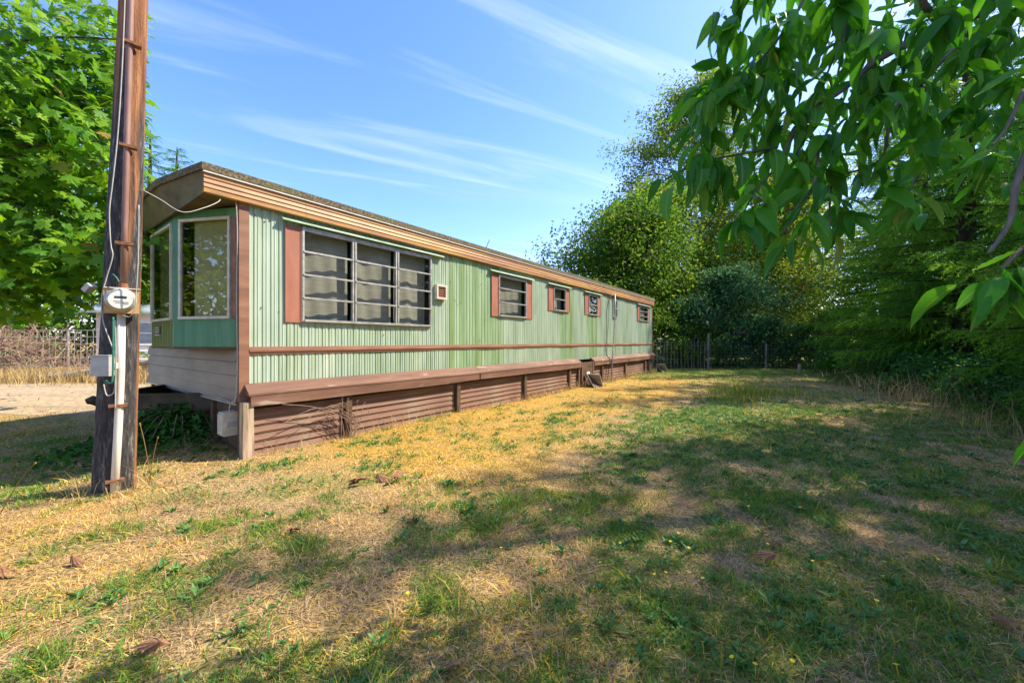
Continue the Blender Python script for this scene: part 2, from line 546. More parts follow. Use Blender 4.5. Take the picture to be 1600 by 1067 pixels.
M['grass'] = foliage('grass_blades', [(0.0, (0.20, 0.14, 0.085)), (0.14, (0.42, 0.29, 0.16)), (0.30, (0.64, 0.47, 0.26)), (0.44, (0.80, 0.54, 0.12)), (0.56, (0.70, 0.46, 0.04)), (0.64, (0.26, 0.32, 0.04)), (0.82, (0.13, 0.27, 0.03)), (1.0, (0.08, 0.23, 0.04))], 0.34, 0.55, 0.25)
M['straw'] = foliage('straw_stems', [(0, (0.30, 0.20, 0.08)), (1, (0.62, 0.47, 0.20))], 0.3, 0.6, 0.2)

# ------------------------------------------------------------------ ground
UX, UY = 0.592, 0.806                    # trailer axis in the ground plane
C0 = np.array([-2.91, 4.2])


def uw(x, y):
    rx, ry = np.asarray(x, float) - C0[0], np.asarray(y, float) - C0[1]
    return rx * UX + ry * UY, rx * UY - ry * UX      # along, outwards from the long wall


def ground_z(x, y):
    x, y = np.asarray(x, float), np.asarray(y, float)
    z = -0.13 * sstep(-x, 3.55, 4.6) * sstep(-y, -9, -5)
    z = z + (fbm(x * 0.8, y * 0.8, 3) - 0.5) * 0.07 * sstep(np.hypot(x, y), 1, 4)
    return z


def greenness(x, y):
    x, y = np.asarray(x, float), np.asarray(y, float)
    u, n = uw(x, y)
    g = 0.03 + 0.32 * sstep(n, 2.2, 4.2) + 0.10 * sstep(-y, -4.5, -2.5)
    wob = (fbm(x * 0.9 + 9, y * 0.9 + 3, 3) - 0.5)
    g = g + 0.85 * np.exp(-(((u - 5.3 + wob * 2) / 1.7) ** 2 + ((n - 3.7 + wob * 2) / 0.75) ** 2))
    g = g + 0.55 * np.exp(-(((u - 4.0) / 1.2) ** 2 + ((n - 5.0 + wob * 2) / 0.7) ** 2))
    g = g + 0.7 * np.exp(-(((u - 7.2) / 0.7) ** 2 + ((n - 5.0) / 0.5) ** 2))
    g = g + 0.75 * sstep(y, 12.6, 14.6) * sstep(x, 3, 5)
    g = g + 0.30 * sstep(u, 8, 13) * (n < 4)
    g = g + 0.30 * sstep(-x, 3.2, 4.4) * sstep(-y, -6.2, -4.6)
    g = g + 1.3 * (fbm(x * 1.7, y * 1.7, 4) - 0.5) + 1.3 * (fbm(x * 5.5 + 31, y * 5.5, 2) - 0.5)
    return np.clip(g, 0, 1)


def yellow(x, y):
    u, n = uw(x, y)
    k = (1 - sstep(n, 1.6, 3.4)) * sstep(u, -0.6, 1.0)
    return np.clip(k * 0.9 + 0.25 + 1.5 * (fbm(x * 1.3 + 70, y * 1.3 + 20, 3) - 0.5), 0, 1)


def bare(x, y):
    """worn gravelly strip of the drive on the far left"""
    return sstep(-x, 5.5, 7.0) * sstep(y, 6.5, 7.6) * (1 - sstep(y, 11.2, 12.4))


def axis(lo, hi, flo, fhi, fine, coarse_n):
    a = np.arange(flo, fhi + 1e-6, fine)
    g = np.geomspace(fine * 2, abs(lo - flo) + fine * 2, coarse_n) - fine * 2
    h = np.geomspace(fine * 2, abs(hi - fhi) + fine * 2, coarse_n) - fine * 2
    return np.concatenate([(flo - g[1:])[::-1], a, fhi + h[1:]])


gx = axis(-400, 400, -9, 12, 0.09, 26)
gy = axis(-60, 700, 0.6, 18, 0.09, 26)
XX, YY = np.meshgrid(gx, gy)
ZZ = ground_z(XX, YY)
nx, ny = len(gx), len(gy)
idx = np.arange(nx * ny).reshape(ny, nx)
quads = np.stack([idx[:-1, :-1], idx[:-1, 1:], idx[1:, 1:], idx[1:, :-1]], -1).reshape(-1, 4)
gme = tri_mesh('ground', np.stack([XX, YY, ZZ], -1).reshape(-1, 3), quads, greenness(XX, YY).ravel())
a_ = gme.attributes.new('bare', 'FLOAT', 'POINT')
a_.data.foreach_set('value', bare(XX, YY).ravel().astype(np.float32))
a_ = gme.attributes.new('yel', 'FLOAT', 'POINT')
a_.data.foreach_set('value', yellow(XX, YY).ravel().astype(np.float32))
gme.polygons.foreach_set('use_smooth', [True] * len(gme.polygons))

gm, nd, lk, bs = new_mat('lawn_soil')
at = nd.new('ShaderNodeAttribute')
at.attribute_name = 'tint'
t = nd.new('ShaderNodeTexCoord')


def gnoise(scale, detail, rough=0.65):
    n = nd.new('ShaderNodeTexNoise')
    n.inputs['Scale'].default_value = scale
    n.inputs['Detail'].default_value = detail
    n.inputs['Roughness'].default_value = rough
    lk.new(t.outputs['Object'], n.inputs['Vector'])
    return n


n1 = gnoise(55, 8, 0.75)
n2 = gnoise(4.5, 6)
dry = ramp(nd, [(0.34, (0.04, 0.028, 0.018)), (0.44, (0.17, 0.115, 0.06)), (0.54, (0.44, 0.31, 0.14)), (0.66, (0.66, 0.50, 0.27))])
lk.new(n1.outputs['Fac'], dry.inputs[0])
grn = ramp(nd, [(0.36, (0.03, 0.035, 0.015)), (0.5, (0.13, 0.17, 0.036)), (0.72, (0.34, 0.29, 0.11))])
lk.new(n1.outputs['Fac'], grn.inputs[0])
ad = nd.new('ShaderNodeMath')
ad.operation = 'MULTIPLY_ADD'
lk.new(n2.outputs['Fac'], ad.inputs[0])
ad.inputs[1].default_value = 0.5
sb = nd.new('ShaderNodeMath')
sb.operation = 'SUBTRACT'
lk.new(at.outputs['Fac'], sb.inputs[0])
sb.inputs[1].default_value = 0.25
lk.new(sb.outputs[0], ad.inputs[2])
ad.use_clamp = True
mx = nd.new('ShaderNodeMixRGB')
lk.new(ad.outputs[0], mx.inputs[0])
ay = nd.new('ShaderNodeAttribute')
ay.attribute_name = 'yel'
my = nd.new('ShaderNodeMixRGB')
my.blend_type = 'MULTIPLY'
lk.new(ay.outputs['Fac'], my.inputs[0])
lk.new(dry.outputs[0], my.inputs[1])
my.inputs[2].default_value = (1.12, 0.96, 0.50, 1)
lk.new(my.outputs[0], mx.inputs[1])
lk.new(grn.outputs[0], mx.inputs[2])
ab2 = nd.new('ShaderNodeAttribute')
ab2.attribute_name = 'bare'
dirt = ramp(nd, [(0.3, (0.24, 0.175, 0.11)), (0.7, (0.46, 0.34, 0.20))])
lk.new(n1.outputs['Fac'], dirt.inputs[0])
mx2 = nd.new('ShaderNodeMixRGB')
lk.new(ab2.outputs['Fac'], mx2.inputs[0])
lk.new(mx.outputs[0], mx2.inputs[1])
lk.new(dirt.outputs[0], mx2.inputs[2])
lk.new(mx2.outputs[0], bs.inputs['Base Color'])
bs.inputs['Roughness'].default_value = 0.95
bs.inputs['Specular IOR Level'].default_value = 0.1
bp = nd.new('ShaderNodeBump')
bp.inputs['Strength'].default_value = 0.9
bp.inputs['Distance'].default_value = 0.02
lk.new(n1.outputs['Fac'], bp.inputs['Height'])
lk.new(bp.outputs[0], bs.inputs['Normal'])
tag(link_mesh('ground', gme, gm), kind='structure')

# packed dirt drive crossing on the far left, a thin sheet over the soil
dn, dm = 120, 14
dx = np.linspace(-42, -5.6, dn)
lo_ = 7.2 + 0.9 * (fbm(dx * 0.7, dx * 0 + 4, 3) - 0.5) + 2.0 * sstep(dx, -8.0, -5.6)
hi_ = 11.4 + 0.9 * (fbm(dx * 0.7, dx * 0 + 9, 3) - 0.5) - 1.4 * sstep(dx, -8.0, -5.6)
tt_ = np.linspace(0, 1, dm)[:, None]
DX = np.repeat(dx[None, :], dm, 0)
DY = lo_[None, :] * (1 - tt_) + hi_[None, :] * tt_
DZ = ground_z(DX, DY) + 0.004 + 0.014 * np.sin(np.pi * tt_)
ix = np.arange(dn * dm).reshape(dm, dn)
dme_ = tri_mesh('driveway', np.stack([DX, DY, DZ], -1).reshape(-1, 3), np.stack([ix[:-1, :-1], ix[:-1, 1:], ix[1:, 1:], ix[1:, :-1]], -1).reshape(-1, 4))
M['dirt'] = noisy('packed_dirt', [(0, (0.20, 0.145, 0.09)), (0.5, (0.36, 0.265, 0.155)), (1, (0.52, 0.39, 0.23))], (7, 9, 9), 1.2, 0.95, 0.5, 9, bdist=0.02,
                  second=((0.20, 0.15, 0.10), (0.25, 2.6, 1), 0.52, 0.66, 0.6))
tag(link_mesh('driveway', dme_, M['dirt']), kind='structure')

# ------------------------------------------------------------------ mobile home
LEN, WID = 14.80, 3.98
home = empty('mobile_home', (C0[0], C0[1], 0), math.atan2(UY, UX))
tag(home, 'long green ribbed metal mobile home with rust shutters and brown skirting', 'mobile home')

WINS = [  # u0 u1 z0 z1, unit splits, bar heights, shutter widths, cap
    dict(u0=0.596, u1=2.653, z0=1.490, z1=2.640, split=[1.281, 1.978], bars=[1.780, 2.061, 2.342], sh=(0.185, 0), cap=(0.36, 2.90)),
    dict(u0=4.436, u1=5.430, z0=1.762, z1=2.604, split=[], bars=[2.05, 2.33], sh=(0.22, 0.22), cap=(4.15, 5.70)),
    dict(u0=6.626, u1=7.251, z0=2.016, z1=2.617, split=[], bars=[2.31], sh=(0.24, 0.20), cap=(6.33, 7.50)),
    dict(u0=8.615, u1=9.262, z0=2.024, z1=2.629, split=[], bars=[2.32], sh=(0.23, 0.20), cap=(8.34, 9.50)),
    dict(u0=10.50, u1=10.85, z0=2.034, z1=2.655, split=[], bars=[2.34], sh=(0, 0), cap=None),
    dict(u0=13.148, u1=14.188, z0=2.041, z1=2.629, split=[], bars=[2.23, 2.42], sh=(0.24, 0.20), cap=(12.86, 14.42)),
]


def rib_sheet(u0, u1, z0, z1, y0, wavy=0.0, pitch=0.0855):
    """a ribbed metal sheet on the long wall; grooves run vertically"""
    k0 = int(math.floor(u0 / pitch)) - 1
    prof = [(u0 + 0.0015, y0 + 0.010), (u0 + 0.0015, y0)]
    k = k0
    while k * pitch < u1:
        c = k * pitch
        for du, dy in ((-0.010, 0.0), (-0.004, 0.010), (0.004, 0.010), (0.010, 0.0), (0.036, 0.0), (0.041, -0.005), (0.049, -0.005), (0.054, 0.0)):
            x = c + du
            if u0 + 0.004 < x < u1 - 0.004:
                prof.append((x, y0 + dy))
        k += 1
    prof += [(u1 - 0.0015, y0), (u1 - 0.0015, y0 + 0.010)]
    nz = 4
    vs, fs = [], []
    n = len(prof)
    for j in range(nz + 1):
        s = j / nz
        for (x, y) in prof:
            zz_ = z0 + (z1 - z0) * s
            if j == 0 and wavy:
                zz_ += wavy * (math.sin(x * 2.1) * 0.5 + math.sin(x * 0.9 + 1.2) * 0.8)
            dent = 0.0025 * math.sin(x * 3.3 + zz_ * 1.7) + 0.002 * math.sin(x * 7.1 - zz_ * 2.9)
            vs.append((x, y + dent, zz_))
    for j in range(nz):
        for i in range(n - 1):
            fs.append((j * n + i, j * n + i + 1, (j + 1) * n + i + 1, (j + 1) * n + i))
    return MB().add(vs, fs)


# upper siding: sheets about 0.77 m wide, cut round the windows
seams = sorted(set([0.03] + [round(0.77 * k, 3) for k in range(1, 20)] + [LEN - 0.03]))
rj = random.Random(5)
TOPZ = 2.80
for a, b in zip(seams[:-1], seams[1:]):
    cuts = [a, b]
    for w in WINS:
        for e in (w['u0'] - 0.004, w['u1'] + 0.004):
            if a + 0.01 < e < b - 0.01:
                cuts.append(e)
    cuts = sorted(cuts)
    y0 = rj.uniform(-0.008, 0.003)
    mt = rj.choice((M['siding'], M['siding'], M['siding_b'], M['siding_c']))
    for c, d in zip(cuts[:-1], cuts[1:]):
        mid = (c + d) / 2
        w = next((w for w in WINS if w['u0'] - 0.005 < mid < w['u1'] + 0.005), None)
        if w:
            rib_sheet(c, d, 1.185, w['z0'] - 0.004, y0).build('siding_sheet', mt, home)
            rib_sheet(c, d, w['z1'] + 0.004, TOPZ, y0).build('siding_sheet', mt, home)
        else:
            rib_sheet(c, d, 1.185, TOPZ, y0).build('siding_sheet', mt, home)
    rib_sheet(a, b, 0.745, 1.120, y0 - 0.002, wavy=0.010).build('siding_sheet', mt, home)

# core of the body and the sides away from the lawn
MB().box(0.03, LEN - 0.05, 0.17, WID - 0.06, 0.56, 2.86).build('dark_core', M['core'], home)  # solid block, coloured dark to pass for the unlit rooms behind the windows
MB().box(0.02, LEN - 0.02, WID - 0.05, WID, 0.60, 2.86).build('far_wall', M['siding'], home)
MB().box(LEN - 0.045, LEN, 0.012, WID - 0.052, 0.60, 2.86).build('end_wall', M['siding'], home)
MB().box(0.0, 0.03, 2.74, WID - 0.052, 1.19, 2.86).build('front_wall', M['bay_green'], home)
# belt rail, in lengths, with a raised bead
for a, b in ((0.037, 3.70), (3.703, 7.36), (7.363, 11.02), (11.023, LEN + 0.01)):
    MB().extrude_x([(0.0, 1.105), (-0.018, 1.108), (-0.020, 1.130), (-0.030, 1.135), (-0.030, 1.160), (-0.020, 1.165), (-0.018, 1.188), (0.0, 1.192)], a, b).build('belt_rail', M['trim'], home)
# corner trims
MB().box(-0.060, 0.036, -0.024, 0.03, 0.60, 2.78).build('corner_trim', M['trim'], home)
MB().box(LEN - 0.03, LEN + 0.012, -0.020, 0.02, 0.60, 2.78).build('corner_trim', M['trim'], home)

# windows in the long wall


def add_window(w, i):
    u0, u1, z0, z1 = w['u0'], w['u1'], w['z0'], w['z1']
    f = MB()
    yo, yi = -0.034, 0.010
    fw = 0.026
    f.box(u0, u0 + fw, yo, yi, z0, z1).box(u1 - fw, u1, yo, yi, z0, z1)
    f.box(u0 + fw, u1 - fw, yo, yi, z1 - 0.05, z1).box(u0 + fw, u1 - fw, yo - 0.012, yi, z0, z0 + 0.03)
    win = f.build('window', M['alu'], home)
    edges = [u0] + w['split'] + [u1]
    zs = [z0 + 0.03] + w['bars'] + [z1 - 0.05]
    for s in w['split']:
        MB().box(s - 0.030, s - 0.008, yo - 0.002, yi, z0 + 0.031, z1 - 0.051).build('mullion', M['alu'], win)
        MB().box(s + 0.008, s + 0.030, yo - 0.002, yi, z0 + 0.031, z1 - 0.051).build('mullion', M['alu'], win)
        MB().box(s - 0.0075, s + 0.0075, yo + 0.012, yi, z0 + 0.031, z1 - 0.051).build('mullion_gap', M['black'], win)
    for k, (a, b) in enumerate(zip(edges[:-1], edges[1:])):
        a2 = a + (fw if k == 0 else 0.031)
        b2 = b - (fw if k == len(edges) - 2 else 0.031)
        for zb in w['bars']:
            MB().box(a2 - 0.012, b2 + 0.012, yo - 0.010, -0.012, zb - 0.011, zb + 0.009).build('glazing_bar', M['alu'], win)
        for za, zb in zip(zs[:-1], zs[1:]):
            tilt = rj.uniform(-0.003, 0.003)
            MB().add([(a2 - .004, -0.006, za), (b2 + .004, -0.006 + tilt, za), (b2 + .004, -0.010, zb), (a2 - .004, -0.010 - tilt, zb),
                      (a2 - .004, -0.003, za), (b2 + .004, -0.003 + tilt, za), (b2 + .004, -0.007, zb), (a2 - .004, -0.007 - tilt, zb)],
                     [(0, 1, 2, 3), (7, 6, 5, 4), (0, 4, 5, 1), (1, 5, 6, 2), (2, 6, 7, 3), (3, 7, 4, 0)]).build('pane', M['glass'], win)
        # a slack cloth behind each unit
        nxx, nzz = 22, 8
        vs, fs = [], []
        ph = rj.uniform(0, 6)
        for q in range(nzz + 1):
            for r in range(nxx + 1):
                x = a2 + (b2 - a2) * r / nxx
                z = z0 + 0.005 + (z1 - z0 - 0.01) * q / nzz
                y = 0.105 + 0.015 * math.sin((x - a2) / (b2 - a2) * 5.0 + ph) + 0.006 * math.sin(x * 31 + z * 2)
                vs.append((x, y, z))
        for q in range(nzz):
            for r in range(nxx):
                v0 = q * (nxx + 1) + r
                fs.append((v0, v0 + 1, v0 + nxx + 2, v0 + nxx + 1))
        MB().add(vs, fs).build('curtain', M['curtain'] if i != 4 else M['white'], win, True)
    # shutters
    for side, sw in zip((0, 1), w['sh']):
        if sw:
            a, b = (u0 - sw - 0.006, u0 - 0.006) if side == 0 else (u1 + 0.006, u1 + 0.006 + sw)
            top = z1 - 0.022
            s = MB().box(a, b, -0.020, -0.007, z0 - 0.012, top)
            s.box(a, a + 0.012, -0.027, -0.0205, z0 - 0.012, top).box(b - 0.012, b, -0.027, -0.0205, z0 - 0.012, top)
            s.build('shutter', M['shutter'], home)
    if w['cap']:
        a, b = w['cap']
        MB().extrude_x([(0.0, z1 + 0.075), (-0.075, z1 + 0.030), (-0.075, z1 + 0.018), (-0.070, z1 + 0.018), (-0.004, z1 + 0.058)], a, b).build('drip_cap', M['siding'], home)
    else:
        MB().box(u0 - 0.02, u1 + 0.02, -0.05, -0.008, z1 + 0.005, z1 + 0.025).build('drip_cap', M['black'], home)


for i, w in enumerate(WINS):
    add_window(w, i)

# wall vent beside the picture window
v = MB()
a, b, z0, z1 = 2.735, 2.965, 1.955, 2.195
v.box(a, a + 0.03, -0.07, -0.006, z0, z1).box(b - 0.03, b, -0.07, -0.006, z0, z1)
v.box(a + 0.03, b - 0.03, -0.07, -0.006, z1 - 0.03, z1).box(a + 0.03, b - 0.03, -0.07, -0.006, z0, z0 + 0.03)
vent = v.build('wall_vent', M['cream'], home)
for k in range(5):
    zc = z0 + 0.05 + k * 0.036
    MB().add([(a + .031, -0.058, zc - .014), (b - .031, -0.058, zc - .014), (b - .031, -0.020, zc + .016), (a + .031, -0.020, zc + .016),
              (a + .031, -0.060, zc - .010), (b - .031, -0.060, zc - .010), (b - .031, -0.022, zc + .020), (a + .031, -0.022, zc + .020)],
             [(3, 2, 1, 0), (4, 5, 6, 7), (0, 1, 5, 4), (1, 2, 6, 5), (2, 3, 7, 6), (3, 0, 4, 7)]).build('louvre', M['shutter'], vent)

# screws along the siding
sm = MB()
for k in range(60):
    sx, sz = rj.uniform(0.05, 4.1), rj.choice([1.3, 1.62, 1.95, 2.3, 2.62]) + rj.uniform(-.05, .05)
    if any(w['u0'] - 0.25 < sx < w['u1'] + 0.25 and w['z0'] - .05 < sz < w['z1'] + .05 for w in WINS):
        continue
    sm.box(sx - .005, sx + .005, -0.011, -0.002, sz - .005, sz + .005)
tag(sm.build('screws', M['dark_wood'], home), kind='stuff')

# ledge and sill boards under the siding


def sag(u):
    return 0.014 * math.sin(u * 1.3 + 0.5) + 0.010 * math.sin(u * 3.1)


for a, b in ((-0.01, 3.72), (3.724, 7.93), (8.76, 11.60), (11.604, LEN + 0.02)):
    vs, fs = [], []
    n = 12
    for k in range(n + 1):
        u = a + (b - a) * k / n
        s = sag(u) * 0.6
        vs += [(u, 0.0, 0.790), (u, -0.030, 0.775 + s), (u, -0.150, 0.682 + s * .5), (u, -0.150, 0.662 + s * .5), (u, 0.0, 0.662)]
    for k in range(n):
        for j in range(5):
            fs.append((k * 5 + j, (k + 1) * 5 + j, (k + 1) * 5 + (j + 1) % 5, k * 5 + (j + 1) % 5))
    fs += [(4, 3, 2, 1, 0), tuple(n * 5 + j for j in range(5))]
    MB().add(vs, fs).build('ledge_board', M['ledge'], home)
    vs, fs = [], []
    for k in range(n + 1):
        u = a + 0.02 + (b - a - 0.03) * k / n
        s = sag(u + 1) * 0.4
        vs += [(u, -0.145, 0.660 + s * .5), (u, -0.145, 0.548 + s), (u, -0.105, 0.548 + s), (u, -0.105, 0.660 + s * .5)]
    for k in range(n):
        for j in range(4):
            fs.append((k * 4 + j, k * 4 + (j + 1) % 4, (k + 1) * 4 + (j + 1) % 4, (k + 1) * 4 + j))
    fs += [(0, 3, 2, 1), tuple(n * 4 + j for j in range(4))]
    MB().add(vs, fs).build('sill_board', M['ledge'], home)
# skirting: panels of lapped slats between posts
POSTS = [1.158, 3.21, 5.285, 7.345, 7.875, 9.45, 11.45, 13.61, 14.085]
spans = [(0.055, 1.098), (1.216, 3.158), (3.261, 5.236), (5.335, 7.300), (7.390, 7.832), (8.755, 9.403), (9.497, 11.406), (11.494, 13.563), (13.655, 14.040), (14.130, LEN - 0.01)]
slat = MB().extrude_x([(-0.046, 0.0), (-0.052, 0.006), (-0.036, 0.072), (-0.046, 0.078), (-0.046, 0.086), (-0.024, 0.086), (-0.024, 0.0)], 0, 1).mesh('slat')
for (a, b) in spans:
    pan = MB().box(a, b, -0.020, 0.0, -0.03, 0.53).build('skirting_panel', M['dark_wood'], home)
    for k in range(6):
        s = link_mesh('slat', slat, M['skirt'], pan)
        s.location = (a + 0.003, rj.uniform(-0.003, 0.002), -0.015 + k * 0.087 + rj.uniform(-0.002, 0.002))
        s.scale = (b - a - 0.006, 1, 1)
        s.rotation_euler = (0, rj.uniform(-0.004, 0.004) / max(1, b - a), 0)
for p in POSTS:
    h = rj.uniform(0.037, 0.05)
    MB().add([(p - h, -0.103, -0.05), (p + h, -0.103, -0.05), (p + h, -0.055, -0.05), (p - h, -0.055, -0.05),
              (p - h + .006, -0.103, 0.548), (p + h + .004, -0.103, 0.548), (p + h + .004, -0.055, 0.548), (p - h + .006, -0.055, 0.548)],
             [(0, 3, 2, 1), (4, 5, 6, 7), (0, 1, 5, 4), (1, 2, 6, 5), (2, 3, 7, 6), (3, 0, 4, 7)]).build('skirting_post', M['ledge'] if rj.random() < .7 else M['dark_wood'], home)
# access hatch
hatch = MB().box(7.945, 8.745, -0.125, -0.105, 0.0, 0.675).build('access_hatch', M['dark_wood'], home)
MB().box(7.95, 8.01, -0.140, -0.1255, 0.0, 0.67).build('batten', M['ledge'], hatch)
MB().box(8.68, 8.74, -0.140, -0.1255, 0.0, 0.67).build('batten', M['ledge'], hatch)
MB().box(8.28, 8.46, -0.131, -0.1255, 0.20, 0.40).build('notice_plate', M['white'], hatch)

# roof slab, front follows the bay
RP = [(-0.40, -0.095), (LEN + 0.09, -0.095), (LEN + 0.09, WID + 0.09), (-0.40, WID + 0.09), (-0.40, 2.80), (-0.56, 1.90), (-0.56, 0.84)]
MB().prism(RP, 2.962, 3.035).build('roof', M['roof'], home)
cr = MB()
nseg = 10
vs, fs = [], []
for k in range(nseg + 1):
    y = -0.05 + (WID + 0.10) * k / nseg
    z = 3.036 + 0.10 * math.sin(math.pi * k / nseg) if 0 < k < nseg else 3.030
    vs += [(-0.36, y, z), (LEN + 0.05, y, z)]
for k in range(nseg):
    fs.append((2 * k, 2 * k + 1, 2 * k + 3, 2 * k + 2))
cr.add(vs, fs).build('roof_membrane', M['roof'], home)
# white drip line, ribbed fascia lengths
MB().box(-0.385, LEN + 0.075, -0.090, -0.05, 2.944, 2.9615).build('drip_edge', M['white'], home)
fz = [2.742, 2.748, 2.785, 2.790, 2.803, 2.838, 2.850, 2.886, 2.899, 2.943]
fy = [-0.060, -0.074, -0.074, -0.064, -0.074, -0.066, -0.074, -0.066, -0.074, -0.070]
fprof = list(zip(fy, fz)) + [(-0.03, 2.943), (-0.03, 2.742)]
fe = [-0.38, 0.62, 3.9, 7.2, 10.6, LEN + 0.07]
for a, b in zip(fe[:-1], fe[1:]):
    MB().extrude_x(fprof[::-1], a + 0.0015, b - 0.0015).build('fascia_panel', M['fascia'], home)
MB().box(LEN + 0.03, LEN + 0.069, -0.028, WID + 0.05, 2.742, 2.945).build('end_fascia', M['trim'], home)
# front cowl under the roof edge
top = [(-0.385, -0.060), (-0.535, 0.84), (-0.535, 1.90), (-0.385, 2.80), (-0.385, WID + 0.05)]
bot = [(-0.375, -0.060), (-0.455, 0.87), (-0.455, 1.865), (-0.375, 2.75), (-0.375, WID + 0.05)]
bz = [2.742, 2.655, 2.655, 2.70, 2.70]
for k in range(4):
    (x0, y0), (x1, y1), (x2, y2), (x3, y3) = top[k], top[k + 1], bot[k + 1], bot[k]
    dx = 0.02
    MB().add([(x0, y0, 2.961), (x1, y1, 2.961), (x2, y2, bz[k + 1]), (x3, y3, bz[k]),
              (x0 + dx, y0, 2.961), (x1 + dx, y1, 2.961), (x2 + dx, y2, bz[k + 1]), (x3 + dx, y3, bz[k])],
             [(0, 1, 2, 3), (7, 6, 5, 4), (0, 4, 5, 1), (1, 5, 6, 2), (2, 6, 7, 3), (3, 7, 4, 0)]).build('front_fascia', M['cowl'], home)
sf = [(0.05, -0.028, 2.744), (-0.354, -0.028, 2.744), (-0.434, 0.87, 2.668), (-0.434, 1.865, 2.668), (-0.354, 2.75, 2.71), (-0.354, WID, 2.71), (0.05, WID, 2.744)]
MB().add(sf + [(x, y, z + 0.02) for x, y, z in sf], [(0, 1, 2, 3, 4, 5, 6), (13, 12, 11, 10, 9, 8, 7)]).build('soffit', M['cowl'], home)
# small metal gable vent on the roof
MB().add([(4.9, 1.4, 3.05), (5.55, 1.4, 3.05), (5.55, 2.1, 3.05), (4.9, 2.1, 3.05), (4.9, 1.75, 3.46), (5.55, 1.75, 3.46)],
         [(0, 1, 5, 4), (2, 3, 4, 5), (0, 4, 3), (1, 2, 5), (0, 3, 2, 1)]).build('roof_vent', M['grey_metal'], home)

# bay window front
BA, BB, BC, BD = (-0.005, 0.030), (-0.403, 0.870), (-0.403, 1.860), (-0.005, 2.730)


def bay_part(p, q, t0, t1, z0, z1, d0, d1, name, mat, parent):
    """a box on the bay wall from p to q; t along it, d outwards"""
    p, q = Vector((*p, 0)), Vector((*q, 0))
    e = (q - p).normalized()
    nn = Vector((-e.y, e.x, 0))
    if nn.x > 0:
        nn = -nn
    L = (q - p).length
    c = p + e * (t0 + t1) / 2 * L + nn * (d0 + d1) / 2 + Vector((0, 0, (z0 + z1) / 2))
    return MB().obox(c, e, nn, (0, 0, 1), (t1 - t0) / 2 * L, abs(d1 - d0) / 2, (z1 - z0) / 2).build(name, mat, parent)


def bay_pane(p, q, t0, t1, z0, z1, fw, mat, win_name='bay_window', blind=True):
    L = math.hypot(q[0] - p[0], q[1] - p[1])
    ft = fw / L
    win = bay_part(p, q, t0, t1, z1 - fw, z1, -0.01, 0.022, win_name, M['cream'], home)
    bay_part(p, q, t0, t1, z0, z0 + fw, -0.01, 0.026, 'frame', M['cream'], win)
    bay_part(p, q, t0, t0 + ft, z0 + fw, z1 - fw, -0.01, 0.022, 'frame', M['cream'], win)
    bay_part(p, q, t1 - ft, t1, z0 + fw, z1 - fw, -0.01, 0.022, 'frame', M['cream'], win)
    bay_part(p, q, t0 + ft * .8, t1 - ft * .8, z0 + fw * .8, z1 - fw * .8, 0.002, 0.006, 'pane', mat, win)
    if blind:
        pv, qv = Vector((*p, 0)), Vector((*q, 0))
        e = (qv - pv).normalized()
        nn = Vector((-e.y, e.x, 0))
        if nn.x > 0:
            nn = -nn
        b = MB()
        z = z0 + 0.02
        while z < z1 - 0.02:
            c = pv + e * (t0 + t1 - 0.16) / 2 * L - nn * 0.045 + Vector((0, 0, z))
            b.obox(c, e, (nn * 0.35 + Vector((0, 0, -1.1))), (nn * 1.1 + Vector((0, 0, 0.35))), (t1 - t0 - 0.16) / 2 * L, 0.011, 0.0008)
            z += 0.0185
        b.build('blind', M['blind'], win)
    return win


# near angled side: window between stiles, rust shutter by the corner
for (t0, t1, z0, z1) in ((0.0, 0.165, 1.19, 2.72), (0.905, 1.0, 1.19, 2.72), (0.165, 0.905, 1.19, 1.50), (0.165, 0.905, 2.625, 2.72)):
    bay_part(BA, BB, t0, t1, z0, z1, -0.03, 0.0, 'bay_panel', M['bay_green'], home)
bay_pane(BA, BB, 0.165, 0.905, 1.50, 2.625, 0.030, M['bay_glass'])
bay_part(BA, BB, 0.03, 0.145, 1.51, 2.60, 0.001, 0.014, 'shutter', M['trim'], home)
# middle side: tall pane above a ribbed apron with the number plate
bay_part(BB, BC, 0.0, 0.045, 1.19, 2.72, -0.03, 0.0, 'bay_panel', M['bay_green'], home)
bay_part(BB, BC, 0.955, 1.0, 1.19, 2.72, -0.03, 0.0, 'bay_panel', M['bay_green'], home)
bay_part(BB, BC, 0.045, 0.955, 1.19, 1.495, -0.03, 0.0, 'bay_panel', M['bay_olive'], home)
bay_part(BB, BC, 0.045, 0.955, 2.60, 2.72, -0.03, 0.0, 'bay_panel', M['bay_green'], home)
bay_pane(BB, BC, 0.045, 0.955, 1.495, 2.60, 0.028, M['bay_glass'])
for k in range(13):
    bay_part(BB, BC, 0.06 + k * 0.071, 0.075 + k * 0.071, 1.192, 1.490, 0.0005, 0.010, 'apron_rib', M['bay_olive'], home)
plate = bay_part(BB, BC, 0.50, 0.76, 1.335, 1.435, 0.0105, 0.020, 'number_plate', M['black'], home)
bay_part(BB, BC, 0.52, 0.74, 1.322, 1.3335, 0.0105, 0.022, 'plate_rim', M['cream'], plate)
tcu = bpy.data.curves.new('digits', 'FONT')
tcu.body = '1251'
tcu.size = 0.105
tcu.extrude = 0.001
tcu.align_x = 'CENTER'
tcu.align_y = 'CENTER'
tob = bpy.data.objects.new('digits_curve', tcu)
COL.objects.link(tob)
dg = bpy.context.evaluated_depsgraph_get()
dme = bpy.data.meshes.new_from_object(tob.evaluated_get(dg))
bpy.data.objects.remove(tob)
digits = link_mesh('digits', dme, M['cream'], plate)
